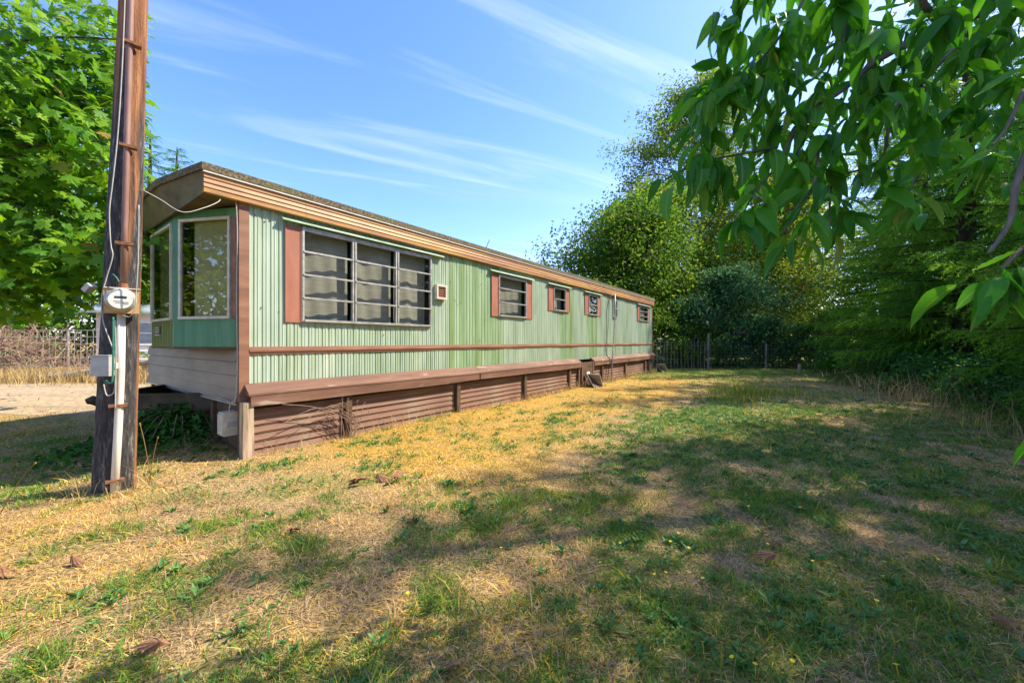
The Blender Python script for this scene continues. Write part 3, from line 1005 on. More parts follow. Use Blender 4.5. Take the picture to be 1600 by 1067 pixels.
digits.matrix_local = Matrix.Translation((BB[0] - 0.0215, BB[1] + (BC[1] - BB[1]) * 0.63, 1.388)) @ Matrix(((0, 0, -1, 0), (-1, 0, 0, 0), (0, 1, 0, 0), (0, 0, 0, 1)))
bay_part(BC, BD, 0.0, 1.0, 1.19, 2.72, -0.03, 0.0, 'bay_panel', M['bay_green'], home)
# bay floor
MB().prism([BA, BD, BC, BB], 1.165, 1.1885).build('bay_floor', M['dark_wood'], home)
# grey lap boards under the bay, bottoms standing proud
for k in range(4):
    z0 = 0.574 + k * 0.152
    MB().add([(-0.058, 0.075, z0), (-0.058, WID, z0), (-0.018, WID, z0), (-0.018, 0.075, z0),
              (-0.034, 0.075, z0 + 0.143), (-0.034, WID, z0 + 0.143), (-0.018, WID, z0 + 0.143), (-0.018, 0.075, z0 + 0.143)],
             [(0, 1, 2, 3), (7, 6, 5, 4), (0, 4, 5, 1), (1, 5, 6, 2), (2, 6, 7, 3), (3, 7, 4, 0)]).build('lap_board', M['grey_lap'], home)
MB().box(-0.017, -0.005, 0.075, WID, 0.575, 1.185).build('lap_shade_sheet', M['black'], home)  # black sheet behind the gaps; its colour stands for shade under each lap
MB().box(-0.056, -0.012, 0.08, WID, 0.552, 0.5715).build('bottom_trim', M['alu'], home)
MB().box(-0.045, -0.012, 0.031, 0.072, 0.56, 1.19).build('end_board', M['dark_wood'], home)
# front skirt: dark boards
for k in range(4):
    MB().box(0.028 + 0.002 * (k % 2), 0.05, 0.085, WID, -0.04 + k * 0.148, 0.104 + k * 0.148).build('front_board', M['dark_wood'], home)
for y in (1.0, 2.2, 3.4, WID - 0.05):
    MB().box(-0.010, 0.0275, y - 0.04, y + 0.04, -0.05, 0.55).build('skirting_post', M['dark_wood'], home)
# raw timber post under the corner
cp = MB()
cp.add([(-0.062, -0.13, -0.08), (0.048, -0.13, -0.08), (0.048, -0.03, -0.08), (-0.062, -0.03, -0.08),
        (-0.058, -0.128, 0.595), (0.040, -0.132, 0.588), (0.040, -0.03, 0.60), (-0.058, -0.03, 0.60)],
       [(0, 3, 2, 1), (4, 5, 6, 7), (0, 1, 5, 4), (1, 2, 6, 5), (2, 3, 7, 6), (3, 0, 4, 7)])
tag(cp.build('corner_post', M['raw_wood'], home), 'weathered bare timber post under the front corner')
MB().box(-0.055, -0.010, -0.028, 0.030, -0.08, 0.595).build('corner_board', M['dark_wood'], home)
# hitch: two channel beams to the coupler
for (p, q) in (((0.06, 1.15), (-0.78, 2.05)), ((0.06, 3.05), (-0.78, 2.17))):
    p, q = Vector((*p, 0.0)), Vector((*q, 0.0))
    e = (q - p).normalized()
    sd = Vector((-e.y, e.x, 0))
    c = (p + q) / 2
    L = (q - p).length / 2
    b = MB().obox(c + Vector((0, 0, 0.49)), e, sd, (0, 0, 1), L, 0.006, 0.092)
    b.obox(c + Vector((0, 0, 0.588)), e, sd, (0, 0, 1), L, 0.045, 0.006).obox(c + Vector((0, 0, 0.392)), e, sd, (0, 0, 1), L, 0.045, 0.006)
    b.build('hitch_beam', M['steel'], home)
MB().tube([(-0.72, 2.11, 0.50), (-0.84, 2.11, 0.50), (-0.90, 2.11, 0.535), (-0.95, 2.11, 0.52)], [0.07, 0.06, 0.055, 0.03], 8).build('hitch_coupler', M['steel'], home)
MB().tube([(-0.6, 2.11, 0.39), (-0.6, 2.11, -0.05)], 0.035, 8).build('hitch_jack', M['steel'], home)
# breaker box on the front skirt
bx = MB().box(-0.145, -0.012, 0.145, 0.305, 0.22, 0.475).build('breaker_box', M['cream'], home)
MB().box(-0.158, -0.1455, 0.150, 0.300, 0.235, 0.455).build('box_cover', M['cream'], bx)
MB().box(-0.120, -0.04, 0.125, 0.1445, 0.32, 0.37).build('box_latch', M['grey_metal'], bx)
MB().tube(smooth_path([(-0.09, -0.03, 2.735), (-0.085, -0.035, 2.60), (-0.072, -0.012, 2.3), (-0.075, 0.0, 1.7), (-0.070, -0.008, 1.1), (-0.075, 0.0, 0.72), (-0.085, 0.05, 0.58),
                       (-0.08, 0.10, 0.60), (-0.085, 0.17, 0.54), (-0.09, 0.15, 0.475)]), 0.006, 6).build('feed_cable', M['cable_w'], home, True)
MB().tube(smooth_path([(-0.07, 0.80, 0.60), (-0.075, 0.45, 0.602), (-0.08, 0.2, 0.59), (-0.09, 0.14, 0.53)]), 0.005, 6).build('feed_cable', M['cable_w'], home, True)
# drain pipe and aerial lead by the far windows
MB().tube([(10.36, -0.13, 2.79), (10.33, -0.155, 2.2), (10.10, -0.165, 1.0), (9.90, -0.19, -0.03)], 0.022, 7).build('vent_pipe', M['grey_metal'], home, True)
MB().tube(smooth_path([(10.2, -0.09, 2.73), (10.02, -0.06, 2.55), (9.86, -0.05, 2.1), (9.86, -0.045, 1.4), (9.80, -0.06, 0.9), (9.84, -0.17, 0.66), (9.74, -0.16, 0.3), (9.70, -0.15, -0.02)]), 0.010, 6).build('aerial_lead', M['black'], home, True)

# tilted crawl space covers leaning on the skirting
HM = Matrix.Translation((C0[0], C0[1], 0)) @ Matrix.Rotation(math.atan2(UY, UX), 4, 'Z')
for (u, w_, s, lab) in ((8.15, -0.34, 1.0, 'small tilted grey board box leaning against the access hatch'), (14.85, -0.30, 0.9, 'small tilted pale board box by the far corner of the skirting')):
    loc = HM @ Vector((u, w_, 0))
    r = empty('vent_cover', loc, math.atan2(UY, UX))
    tag(r, lab, 'vent cover')
    MB().add([(-0.22 * s, -0.18, -0.01), (0.26 * s, -0.18, -0.01), (0.26 * s, -0.14, -0.01), (-0.22 * s, -0.14, -0.01),
              (-0.02, 0.16, 0.36 * s), (0.03, 0.16, 0.36 * s), (0.05, 0.19, 0.34 * s), (-0.04, 0.19, 0.34 * s)],
             [(0, 3, 2, 1), (4, 5, 6, 7), (0, 1, 5, 4), (1, 2, 6, 5), (2, 3, 7, 6), (3, 0, 4, 7)]).build('front_board', M['dark_wood'], r)
    MB().obox((0.17 * s, -0.02, 0.17 * s), (0.42, 0, -0.62), (0, 1, 0), (0.62, 0, 0.42), 0.22 * s, 0.19, 0.012).build('lid', M['concrete'], r)

# ------------------------------------------------------------------ service pole
PB = Vector((-3.35, 3.25, -0.1))
pole = empty('utility_pole', (PB.x, PB.y, 0))
tag(pole, 'weathered wooden utility pole carrying an electric meter and conduits', 'utility pole')
lean = Vector((0.034, 0.006, 1.0))
fc = Vector((0.71, -0.70, 0)).normalized()      # towards the lawn
rt = Vector((0.70, 0.71, 0)).normalized()


def pc(z):
    return Vector((lean.x * z, lean.y * z, z))


def prad(z):
    return 0.128 - 0.0098 * z


nring, nseg = 46, 40
vs, fs = [], []
pr = random.Random(3)
gro = [pr.uniform(-1, 1) for _ in range(nseg)]
for i in range(nring):
    z = -0.2 + 8.0 * i / (nring - 1)
    c = pc(z)
    for k in range(nseg):
        a = 2 * math.pi * k / nseg
        r = prad(z) * (1 + 0.035 * math.sin(2 * a + 0.6) + 0.018 * math.sin(5 * a + z * .5)) + 0.0035 * gro[k] + 0.0015 * pr.uniform(-1, 1)
        vs.append(c + Vector((math.cos(a) * r, math.sin(a) * r, 0)))
for i in range(nring - 1):
    for k in range(nseg):
        fs.append((i * nseg + k, i * nseg + (k + 1) % nseg, (i + 1) * nseg + (k + 1) % nseg, (i + 1) * nseg + k))
fs.append(tuple((nring - 1) * nseg + k for k in range(nseg)))
pm, nd, lk, bs = new_mat('pole_wood')
t = nd.new('ShaderNodeTexCoord')
mp = nd.new('ShaderNodeMapping')
mp.inputs['Scale'].default_value = (26, 26, 1.1)
lk.new(t.outputs['Object'], mp.inputs[0])
na = nd.new('ShaderNodeTexNoise')
na.inputs['Scale'].default_value = 1.0
na.inputs['Detail'].default_value = 8
na.inputs['Roughness'].default_value = 0.7
lk.new(mp.outputs[0], na.inputs['Vector'])
woodr = ramp(nd, [(0.30, (0.045, 0.02, 0.008)), (0.45, (0.20, 0.075, 0.028)), (0.58, (0.36, 0.16, 0.06)), (0.72, (0.50, 0.27, 0.13))])
lk.new(na.outputs['Fac'], woodr.inputs[0])
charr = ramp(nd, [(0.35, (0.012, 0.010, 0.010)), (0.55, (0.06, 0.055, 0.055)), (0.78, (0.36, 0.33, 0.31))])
mpc = nd.new('ShaderNodeMapping')
mpc.inputs['Scale'].default_value = (34, 34, 6)
lk.new(t.outputs['Object'], mpc.inputs[0])
nc = nd.new('ShaderNodeTexNoise')
nc.inputs['Scale'].default_value = 1.4
nc.inputs['Detail'].default_value = 6
nc.inputs['Roughness'].default_value = 0.7
lk.new(mpc.outputs[0], nc.inputs['Vector'])
lk.new(nc.outputs['Fac'], charr.inputs[0])
# charring runs in tall ragged streaks
mps = nd.new('ShaderNodeMapping')
mps.inputs['Scale'].default_value = (9, 9, 0.35)
mps.inputs['Location'].default_value = (0.4, 0.1, 0.0)
lk.new(t.outputs['Object'], mps.inputs[0])
ns = nd.new('ShaderNodeTexNoise')
ns.inputs['Scale'].default_value = 1.0
ns.inputs['Detail'].default_value = 3
lk.new(mps.outputs[0], ns.inputs['Vector'])
sepp = nd.new('ShaderNodeSeparateXYZ')
lk.new(t.outputs['Object'], sepp.inputs[0])
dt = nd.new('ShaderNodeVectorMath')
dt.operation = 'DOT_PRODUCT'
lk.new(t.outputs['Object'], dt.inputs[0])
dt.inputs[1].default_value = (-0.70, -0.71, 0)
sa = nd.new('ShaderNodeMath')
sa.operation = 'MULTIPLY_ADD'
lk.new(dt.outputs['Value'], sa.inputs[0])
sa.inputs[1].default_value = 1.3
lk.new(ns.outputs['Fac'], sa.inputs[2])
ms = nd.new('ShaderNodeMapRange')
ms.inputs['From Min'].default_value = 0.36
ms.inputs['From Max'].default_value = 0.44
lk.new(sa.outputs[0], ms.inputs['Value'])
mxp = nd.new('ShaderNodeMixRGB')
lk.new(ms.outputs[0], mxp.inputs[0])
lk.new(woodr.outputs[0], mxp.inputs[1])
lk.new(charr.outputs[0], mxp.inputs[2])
lk.new(mxp.outputs[0], bs.inputs['Base Color'])
bs.inputs['Roughness'].default_value = 0.85
addh = nd.new('ShaderNodeMath')
addh.operation = 'ADD'
lk.new(na.outputs['Fac'], addh.inputs[0])
lk.new(nc.outputs['Fac'], addh.inputs[1])
bpp = nd.new('ShaderNodeBump')
bpp.inputs['Strength'].default_value = 0.9
bpp.inputs['Distance'].default_value = 0.018
lk.new(addh.outputs[0], bpp.inputs['Height'])
lk.new(bpp.outputs[0], bs.inputs['Normal'])
MB().add(vs, fs).build('pole_shaft', pm, pole, True)


def on(z, f, r):
    return pc(z) + fc * (prad(z) + f) + rt * r


ZM = 1.575      # meter height
MB().tube([on(ZM + 0.14, 0.035, 0.005), on(2.2, 0.03, 0.0), on(3.2, 0.03, -0.01), on(4.4, 0.03, -0.02), on(6.5, 0.03, -0.03)], 0.021, 10).build('upper_conduit', M['rust_pipe'], pole, True)
MB().tube([on(ZM + 0.10, 0.035, 0.005), on(ZM + 0.15, 0.035, 0.005)], [0.034, 0.028], 10).build('conduit_hub', M['rust'], pole)
MB().tube([on(ZM - 0.10, 0.035, 0.0), on(1.0, 0.035, 0.01), on(0.5, 0.03, 0.008), on(-0.06, 0.03, 0.0)], 0.0265, 12).build('lower_conduit', M['pvc'], pole, True)
for z in (2.05, 2.85, 3.7, 0.73, 0.12):
    c = on(z, 0.033, 0.002)
    MB().obox(c + fc * 0.004, rt, fc, (0, 0, 1), 0.055, 0.028, 0.011).build('conduit_clamp', M['rust'], pole)
mb = MB().obox(on(ZM, 0.055, 0.0), rt, fc, (0, 0, 1), 0.102, 0.055, 0.098).build('meter_box', M['rust_box'], pole)
MB().obox(on(ZM + 0.102, 0.058, 0.0), rt, fc, (0, 0, 1), 0.106, 0.060, 0.004).build('box_lid', M['cream'], mb)
# meter: collar ring, glass cover, face
mc = on(ZM + 0.008, 0.111, -0.006)


def disc(r, d0, d1, n=28):
    return MB().tube([mc + fc * d0, mc + fc * d1], r, n)


MB().tube([mc + fc * 0.0, mc + fc * 0.02, mc + fc * 0.022, mc + fc * 0.045], [0.094, 0.094, 0.086, 0.084], 28).build('meter_collar', M['alu'], mb, True)
disc(0.072, 0.0455, 0.050).build('meter_face', M['white'], mb)
MB().obox(mc + fc * 0.0515 + Vector((0, 0, 0.018)), rt, fc, (0, 0, 1), 0.034, 0.001, 0.008).build('meter_display', M['black'], mb)
MB().obox(mc + fc * 0.0515 + Vector((0, 0, -0.012)) - rt * 0.012, rt, fc, (0, 0, 1), 0.026, 0.001, 0.0015).build('face_print', M['grey_metal'], mb)
MB().obox(mc + fc * 0.0515 + Vector((0, 0, -0.024)) - rt * 0.006, rt, fc, (0, 0, 1), 0.022, 0.001, 0.0015).build('face_print', M['grey_metal'], mb)
MB().obox(mc + fc * 0.0515 + Vector((0, 0, -0.026)) + rt * 0.030, rt, fc, (0, 0, 1), 0.014, 0.001, 0.010).build('face_print', M['grey_metal'], mb)
MB().tube([mc + fc * 0.046, mc + fc * 0.085, mc + fc * 0.100, mc + fc * 0.108], [0.078, 0.076, 0.066, 0.030], 28).build('meter_glass', glass_mat('meter_glass', (0.96, 0.97, 0.95), 1.0), mb, True)
# grey switch box on the charred side
jn = (Matrix.Rotation(math.radians(-38), 3, 'Z') @ fc).normalized()
jr = Vector((-jn.y, jn.x, 0))
jz = 1.055
jc = pc(jz) + jn * (prad(jz) + 0.052) + rt * 0.030
jb = MB().obox(jc, jr, jn, (0, 0, 1), 0.064, 0.056, 0.080).build('switch_box', M['grey_metal'], pole)
MB().obox(jc + Vector((0, 0, 0.084)) + jn * 0.004, jr, jn, (0, 0, 1), 0.068, 0.062, 0.0035).build('switch_lid', M['grey_metal'], jb)
MB().obox(jc + jr * 0.071, jr, jn, (0, 0, 1), 0.007, 0.018, 0.022).build('switch_lever', M['white'], jb)
MB().obox(pc(1.68) - rt * 0.185 + fc * 0.03, (1, 0, 1), (0, 1, 0), (-1, 0, 1), 0.035, 0.03, 0.02).build('bracket', M['grey_metal'], pole)


def pcable(name, pix, d, rad, mat):
    pts = [P(x, y, d) - Vector((PB.x, PB.y, 0)) for x, y in pix]
    return MB().tube(smooth_path(pts), rad, 6).build(name, mat, pole, True)


pcable('cable', [(197, -60), (194, 30), (190, 120), (184, 210), (176, 285), (171, 330), (173, 380), (176, 400), (166, 435), (159, 465), (161, 500), (171, 530), (180, 556), (180, 590), (178, 612), (167, 617), (162, 600)], 3.06, 0.0040, M['cable_w'])
pcable('cable', [(217, 320), (216, 400), (213, 455), (211, 480), (203, 494), (192, 492)], 3.09, 0.0035, M['cable_w'])
pcable('cable', [(186, 440), (181, 432), (176, 428)], 3.04, 0.0045, M['cable_g'])
pcable('cable', [(177, 495), (177, 545), (176, 590), (172, 598), (165, 594)], 3.05, 0.007, M['cable_g'])
pcable('cable', [(180, 500), (181, 560), (180, 640)], 3.06, 0.004, M['cable_w'])
# span wire from the pole to the eave
sw = MB().tube(smooth_path([P(222, 296, 3.28), P(250, 311, 3.36), P(285, 331, 3.46), P(320, 324, 3.62), P(341, 315, 3.80), (-3.04, 4.02, 2.735)]), 0.0038, 6).build('service_wire', M['cable_w'], None, True)
tag(sw, 'thin white service wire sagging from the pole to the eave', 'cable')

# ------------------------------------------------------------------ trees


def broadleaf(name, label, loc, H, R, tr, nlimb, nleaf, lsize, leafmat, seed, base=0.22, spread=0.15, barkmat='bark', group=None, cat='tree', up=0.55, squash=1.0):
    r = np.random.default_rng(seed)
    root = empty(name, loc)
    tag(root, label, cat, group)
    tb = MB()
    n = 8
    tp = [Vector((0, 0, -0.2))]
    off = Vector((0, 0, 0))
    for k in range(1, n + 1):
        off = off + Vector((r.normal(0, 0.035), r.normal(0, 0.035), 0)) * H * 0.5
        tp.append(Vector((off.x, off.y, H * 0.93 * k / n)))
    tb.tube(tp, [tr * (1.15 - 1.0 * k / n) + 0.012 for k in range(n + 1)], 8)

    def trunk(t_):
        x = t_ * n
        i = min(int(x), n - 1)
        return tp[i].lerp(tp[i + 1], x - i)

    P_, T_ = [], []
    per = max(4, int(nleaf / (nlimb * 11)))
    az = r.uniform(0, 6)
    for i in range(nlimb):
        tt = base + (0.97 - base) * (i + 0.5) / nlimb
        az += 2.4 + r.normal(0, 0.35)
        q = (tt - base) / (1 - base)
        prof = math.sin(math.pi * min(1, (0.22 + 0.78 * q)) ** 0.9) ** 0.75 if q < 0.97 else 0.2
        Lb = R * max(0.22, prof) * r.uniform(0.7, 1.12)
        el = up * r.uniform(0.5, 1.3)
        d = Vector((math.cos(az), math.sin(az), el)).normalized()
        s = trunk(tt * 0.9)
        e1 = s + d * Lb * 0.5 + Vector((0, 0, r.normal(0, .04) * Lb))
        e2 = s + d * Lb + Vector((0, 0, -0.10 * Lb))
        rr = tr * (0.42 * (1 - tt) + 0.12)
        tb.tube([s, e1, e2], [rr, rr * 0.6, rr * 0.2 + .004], 5, False)
        for j in range(11):
            f = 0.25 + 0.75 * j / 10
            p0 = (s.lerp(e1, f * 2) if f < 0.5 else e1.lerp(e2, f * 2 - 1))
            jd = Vector(np.clip(r.normal(0, 1, 3), -1.6, 1.6)) * Lb * 0.24
            jd.z *= 0.7
            p1 = p0 + jd
            tb.tube([p0, p0.lerp(p1, .5) + Vector((0, 0, .03)), p1], [rr * 0.35 + .004, rr * 0.22 + .003, 0.004], 4, False)
            m = int(per * r.uniform(0.45, 1.6))
            sig = spread * R * r.uniform(0.45, 0.95)
            c = np.clip(r.normal(0, 1, (m, 3)), -1.7, 1.7) * np.array([sig, sig, sig * 0.62]) + np.array(p1)
            P_.append(c)
            T_.append(np.clip(r.normal(r.uniform(0.25, 0.7), 0.2, m), 0, 1))
    pos = np.concatenate(P_)
    pos[:, 2] = np.maximum(pos[:, 2], 0.12)
    tint = np.concatenate(T_)
    N = len(pos)
    out = norm(pos - np.array([0, 0, H * 0.4]))
    dirs = norm(out * 0.6 + r.normal(0, 0.7, (N, 3)) + np.array([0, 0, -0.45]))
    nr = norm(r.normal(0, 0.6, (N, 3)) + np.array([0, 0, 0.8]) + out * 0.4)
    ln = lsize * r.uniform(0.6, 1.35, N)
    tb.build('trunk', M[barkmat], root, True)
    link_mesh('crown', leaf_cloud(name + '_crown', pos, dirs, nr, ln, ln * 0.62, tint), M[leafmat], root)
    return root


def fir_meshes(seed, H, Lmax, zlow=0.35):
    r = np.random.default_rng(seed)
    tb = MB()
    tb.tube([(0, 0, -0.2), (0.05, 0, H * 0.35), (0, 0.05, H * 0.7), (0, 0, H)], [0.26, 0.19, 0.10, 0.015], 9)
    V, T = [], []
    z = zlow
    az = r.uniform(0, 6)
    while z < H * 0.985:
        q = z / H
        L = Lmax * (1 - q) ** 0.72 * r.uniform(0.72, 1.12) + 0.12
        az += 2.4 + r.normal(0, 0.3)
        dv = np.array([math.cos(az), math.sin(az), 0])
        sv = np.array([-dv[1], dv[0], 0])
        droop = (0.30 - 0.42 * q) * r.uniform(0.6, 1.35)
        btint = r.uniform(0.15, 0.75)

        def bp_(s):
            s = np.asarray(s)[..., None]
            return np.array([0, 0, z]) + dv * s * L + np.array([0, 0, 1]) * L * (-droop * s ** 1.4 + 0.10 * s ** 3 + 0.06 * s)
        pts = bp_(np.linspace(0, 1, 5))
        rb = 0.012 + 0.010 * L
        tb.tube([Vector(p) for p in pts], [rb, rb * .8, rb * .55, rb * .35, 0.004], 4, False)
        nt = max(5, int(L * 10))
        for k in range(nt):
            s = 0.14 + 0.86 * (k + r.uniform(0, 0.6)) / nt
            s = min(s, 1.0)
            p0 = bp_(np.array([s]))[0]
            for sd in ((-1, 1) if s < 0.97 else (0,)):
                tl = (0.36 * L * (1.05 - s) + 0.16) * r.uniform(0.65, 1.2)
                td = norm(dv * r.uniform(0.45, 0.95) + sv * sd * r.uniform(0.45, 0.95) + np.array([0, 0, r.normal(-0.42, 0.28)]))
                nn = max(5, int(tl / 0.021))
                x = np.linspace(0.03, 1, nn)[:, None]
                base_ = p0 + td * x * tl + np.array([0, 0, -0.22]) * (x ** 2) * tl
                for sg in (-1, 1):
                    rad = r.normal(0, 1, (nn, 3))
                    rad = norm(rad - (rad @ td)[:, None] * td)
                    nd_ = norm(td * 0.7 + rad)
                    nl = 0.070 * r.uniform(0.7, 1.25, (nn, 1)) * (1.2 - 0.55 * x)
                    w = norm(np.cross(nd_, r.normal(0, 1, (nn, 3)))) * 0.0085
                    V.append(np.stack([base_ - w, base_ + w, base_ + nd_ * nl], 1).reshape(-1, 3))
                    T.append(np.repeat(np.clip(btint + 0.30 * x[:, 0] * s + r.normal(0, 0.07, nn), 0, 1), 3))
        z += r.uniform(0.045, 0.10) * (1 + 0.6 * (q > 0.5))
    V = np.concatenate(V)
    T = np.concatenate(T)
    return tb.mesh('fir_trunk', True), tri_mesh('fir_crown', V, np.arange(len(V)).reshape(-1, 3), T)


FIRS = [fir_meshes(21, 12.5, 3.1), fir_meshes(22, 11.0, 2.7)]
fir_spots = [
    (8.3, 3.1, 0, 0.4, 0.90, 'dark fir tree whose low boughs overhang the tall straw'),
    (9.8, 5.9, 1, 2.1, 1.04, 'dense fir tree with boughs sweeping down to the weedy lawn edge'),
    (12.1, 10.3, 0, 4.0, 0.98, 'tall fir tree beside the bend of the lawn edge'),
    (13.1, 12.4, 1, 5.2, 1.10, 'fir tree with feathery boughs in front of the sunlit yellow maple'),
    (15.2, 15.6, 0, 1.3, 1.0, 'fir tree standing behind the end of the back fence'),
    (6.4, 0.2, 1, 3.3, 1.0, 'fir tree shading the near end of the lawn'),
    (4.9, -2.9, 0, 0.9, 0.95, 'fir tree behind the cherry shading the lawn'),
    (10.9, 3.4, 0, 1.9, 0.98, 'tall fir close behind the fir with low boughs'),
    (9.4, 0.4, 1, 4.4, 1.05, 'fir of the second row shading the near lawn'),
    (9.15, 4.65, 1, 5.0, 1.08, 'fir squeezed between two larger firs of the lawn edge'),
    (23.5, 20.5, 0, 0.5, 1.75, 'very tall fir rising far behind the yellow maple'),
    (28.0, 19.0, 1, 1.5, 2.0, 'very tall broad fir deep in the wood'),
    (18.5, 34.0, 0, 2.5, 2.05, 'very tall fir next to the tall alder'),
    (13.6, 7.2, 1, 0.2, 1.25, 'tall dark fir of the second row behind the lawn firs'),
    (16.8, 11.0, 0, 2.9, 1.20, 'tall fir of the second row deep in shade'),
]
for (x, y, k, rz, s, lab) in fir_spots:
    r = empty('fir_tree', (x, y, 0), rz)
    r.scale = (s, s, s)
    tag(r, lab, 'fir tree', 'firs along the edge of the lawn')
    link_mesh('trunk', FIRS[k][0], M['fir_bark'], r)
    link_mesh('crown', FIRS[k][1], M['leaf_fir'], r)

GB = 'leafy trees behind the back fence'
broadleaf('leafy_tree', 'bushy green tree rising behind the far end of the mobile home', (6.1, 22.5, 0), 10.8, 4.9, 0.22, 30, 36000, 0.19, 'leaf_bg', 31, 0.10, 0.17, group=GB)
broadleaf('alder_tree', 'tall airy pale barked alder with yellow green leaves behind the fence', (15.2, 32, 0), 26.5, 7.6, 0.28, 40, 42000, 0.21, 'leaf_alder', 32, 0.22, 0.12, 'pale_bark', GB)
broadleaf('alder_tree', 'slender thin crowned alder left of the tall alder', (8.6, 25.5, 0), 13.6, 3.4, 0.16, 22, 12000, 0.19, 'leaf_alder', 33, 0.25, 0.13, 'pale_bark', GB)
broadleaf('leafy_tree', 'yellow green tree filling the gap between bushy tree and alder', (10.2, 24.5, 0), 13.0, 4.2, 0.18, 26, 24000, 0.19, 'leaf_alder', 43, 0.12, 0.15, group=GB)
broadleaf('elder_shrub', 'blue green elder bush hanging over the wire fence', (10.6, 20.0, 0), 5.6, 2.9, 0.10, 18, 13000, 0.16, 'leaf_blue', 34, 0.05, 0.18, group=GB)
broadleaf('maple_tree', 'sunlit yellow maple glowing between alder and firs', (17.8, 25, 0), 15.0, 5.0, 0.20, 26, 24000, 0.22, 'leaf_yellow', 35, 0.12, 0.15, group=GB)
broadleaf('maple_tree', 'low yellow green maple sapling behind the back fence', (15.6, 23, 0), 7.0, 3.0, 0.09, 16, 9000, 0.17, 'leaf_yellow', 36, 0.12, 0.18, group=GB)
broadleaf('leafy_tree', 'dark green tree filling in behind the tall alder', (12.5, 40, 0), 14.5, 6.5, 0.25, 24, 20000, 0.24, 'leaf_bg', 37, 0.05, 0.17, group=GB)
broadleaf('leafy_tree', 'broad dark tree far behind the firs', (27.0, 37, 0), 16.5, 6.5, 0.25, 24, 18000, 0.26, 'leaf_bg', 38, 0.05, 0.17, group=GB)
broadleaf('leafy_tree', 'dark tree just showing above the far roof edge', (3.6, 31, 0), 7.6, 3.0, 0.15, 16, 7000, 0.22, 'leaf_bg', 39, 0.1, 0.18, group=GB)
GS = 'bushes along the back fence'
for i, (x, y, h, rr, mt, lab) in enumerate([
        (7.2, 19.6, 3.4, 1.9, 'leaf_bg', 'leafy green bush behind the fence next to the home'),
        (8.9, 19.0, 2.3, 1.3, 'leaf_bg', 'low bush pressed against the fence pickets'),
        (12.6, 19.2, 2.6, 1.7, 'leaf_blue', 'rounded bush with blue green leaves by the bare fence post'),
        (14.4, 18.6, 2.4, 1.6, 'leaf_bg', 'dark bush where the fence meets the firs'),
        (13.5, 21.5, 3.4, 2.0, 'leaf_yellow', 'yellow green bush catching light behind the fence'),
        (16.4, 19.5, 3.2, 2.0, 'leaf_bg', 'dark bush under the last fir')]):
    broadleaf('bush', lab, (x, y, 0), h, rr, 0.04, 14, 5200, 0.13, mt, 60 + i, 0.02, 0.21, group=GS, cat='bush', squash=.8)
GU = 'undergrowth under the firs'
for i, (x, y, h, rr) in enumerate([(7.6, 5.2, 0.9, 0.9), (8.5, 6.8, 0.8, 0.9), (9.5, 8.4, 0.9, 1.0), (10.5, 10.2, 0.9, 1.0), (11.6, 12.0, 1.0, 1.1), (12.4, 13.8, 1.0, 1.1), (13.2, 15.4, 1.1, 1.2)]):
    broadleaf('bush', ['undergrowth bush beside the longest straw at the lawn edge', 'undergrowth bush next beyond the longest straw', 'low bush at the foot of the dense fir', 'low bush between two firs of the lawn edge', 'low bush at the foot of the fir by the lawn bend', 'undergrowth bush near the short pale stake', 'undergrowth bush where the fence ends among firs'][i], (x, y, 0), h, rr, 0.02, 10, 2600, 0.085, 'leaf_ivy', 80 + i, 0.0, 0.26, group=GU, cat='bush')
# left background
GL = 'trees beyond the drive'
for i, (x, y, h, rr, mt, lab) in enumerate([
        (-23, 24, 11, 5.0, 'leaf_bg', 'dark leafy tree behind the white house'),
        (-29, 21, 12, 5.5, 'leaf_bg', 'broad leafy tree beyond the wire fence'),
        (-21.5, 30, 13, 5.5, 'leaf_alder', 'tall light green tree behind the white house roof'),
        (-36, 23, 13, 6.0, 'leaf_bg', 'big green tree at the end of the drive'),
        (-17.5, 26, 4.2, 2.6, 'leaf_bg', 'small green tree beside the white house')]):
    broadleaf('leafy_tree', lab, (x, y, 0), h, rr, 0.2, 22, 12000, 0.24, mt, 100 + i, 0.04, 0.18, group=GL)
for i, x in enumerate((-26.8, -24.6, -22.9)):
    broadleaf('bush', ['hedge bush behind the tallest heap of branches', 'hedge bush in the stock fence above the log', 'hedge bush touching the white house corner'][i], (x, 18.4, 0), 3.4, 1.7, 0.05, 14, 5000, 0.15, 'leaf_bg', 120 + i, 0.0, 0.22, group='hedge along the wire fence', cat='bush')
# distant fir top seen over the near roof corner
for (x, y, rz, sx, szz, lab) in ((-20.9, 22.3, 1.0, 1.5, 1.22, 'distant fir whose top shows above the front roof corner'), (-21.0, 24.2, 2.3, 1.6, 1.22, 'second distant fir next to the one over the roof corner')):
    r = empty('fir_tree', (x, y, 0), rz)
    r.scale = (sx, sx, szz)
    tag(r, lab, 'fir tree')
    link_mesh('trunk', FIRS[1][0], M['fir_bark'], r)
    link_mesh('crown', FIRS[1][1], M['leaf_fir'], r)
# leader of a small tree showing over the roof
broadleaf('leafy_tree', 'slim sapling whose tip peeks over the roof line', (-1.4, 18.6, 0), 6.7, 0.9, 0.05, 12, 900, 0.12, 'leaf_bg', 131, 0.3, 0.2)

GM = 'trees across the lane'
broadleaf('leafy_tree', 'leafy tree across the lane mirrored in the angled bay pane', (-11.5, 0.2, 0), 8.0, 3.4, 0.2, 20, 9000, 0.22, 'leaf_alder', 141, 0.05, 0.18, group=GM)
broadleaf('leafy_tree', 'leafy tree across the lane opposite the picture window', (1.5, -10.5, 0), 8.5, 3.8, 0.2, 20, 9000, 0.22, 'leaf_bg', 142, 0.05, 0.18, group=GM)

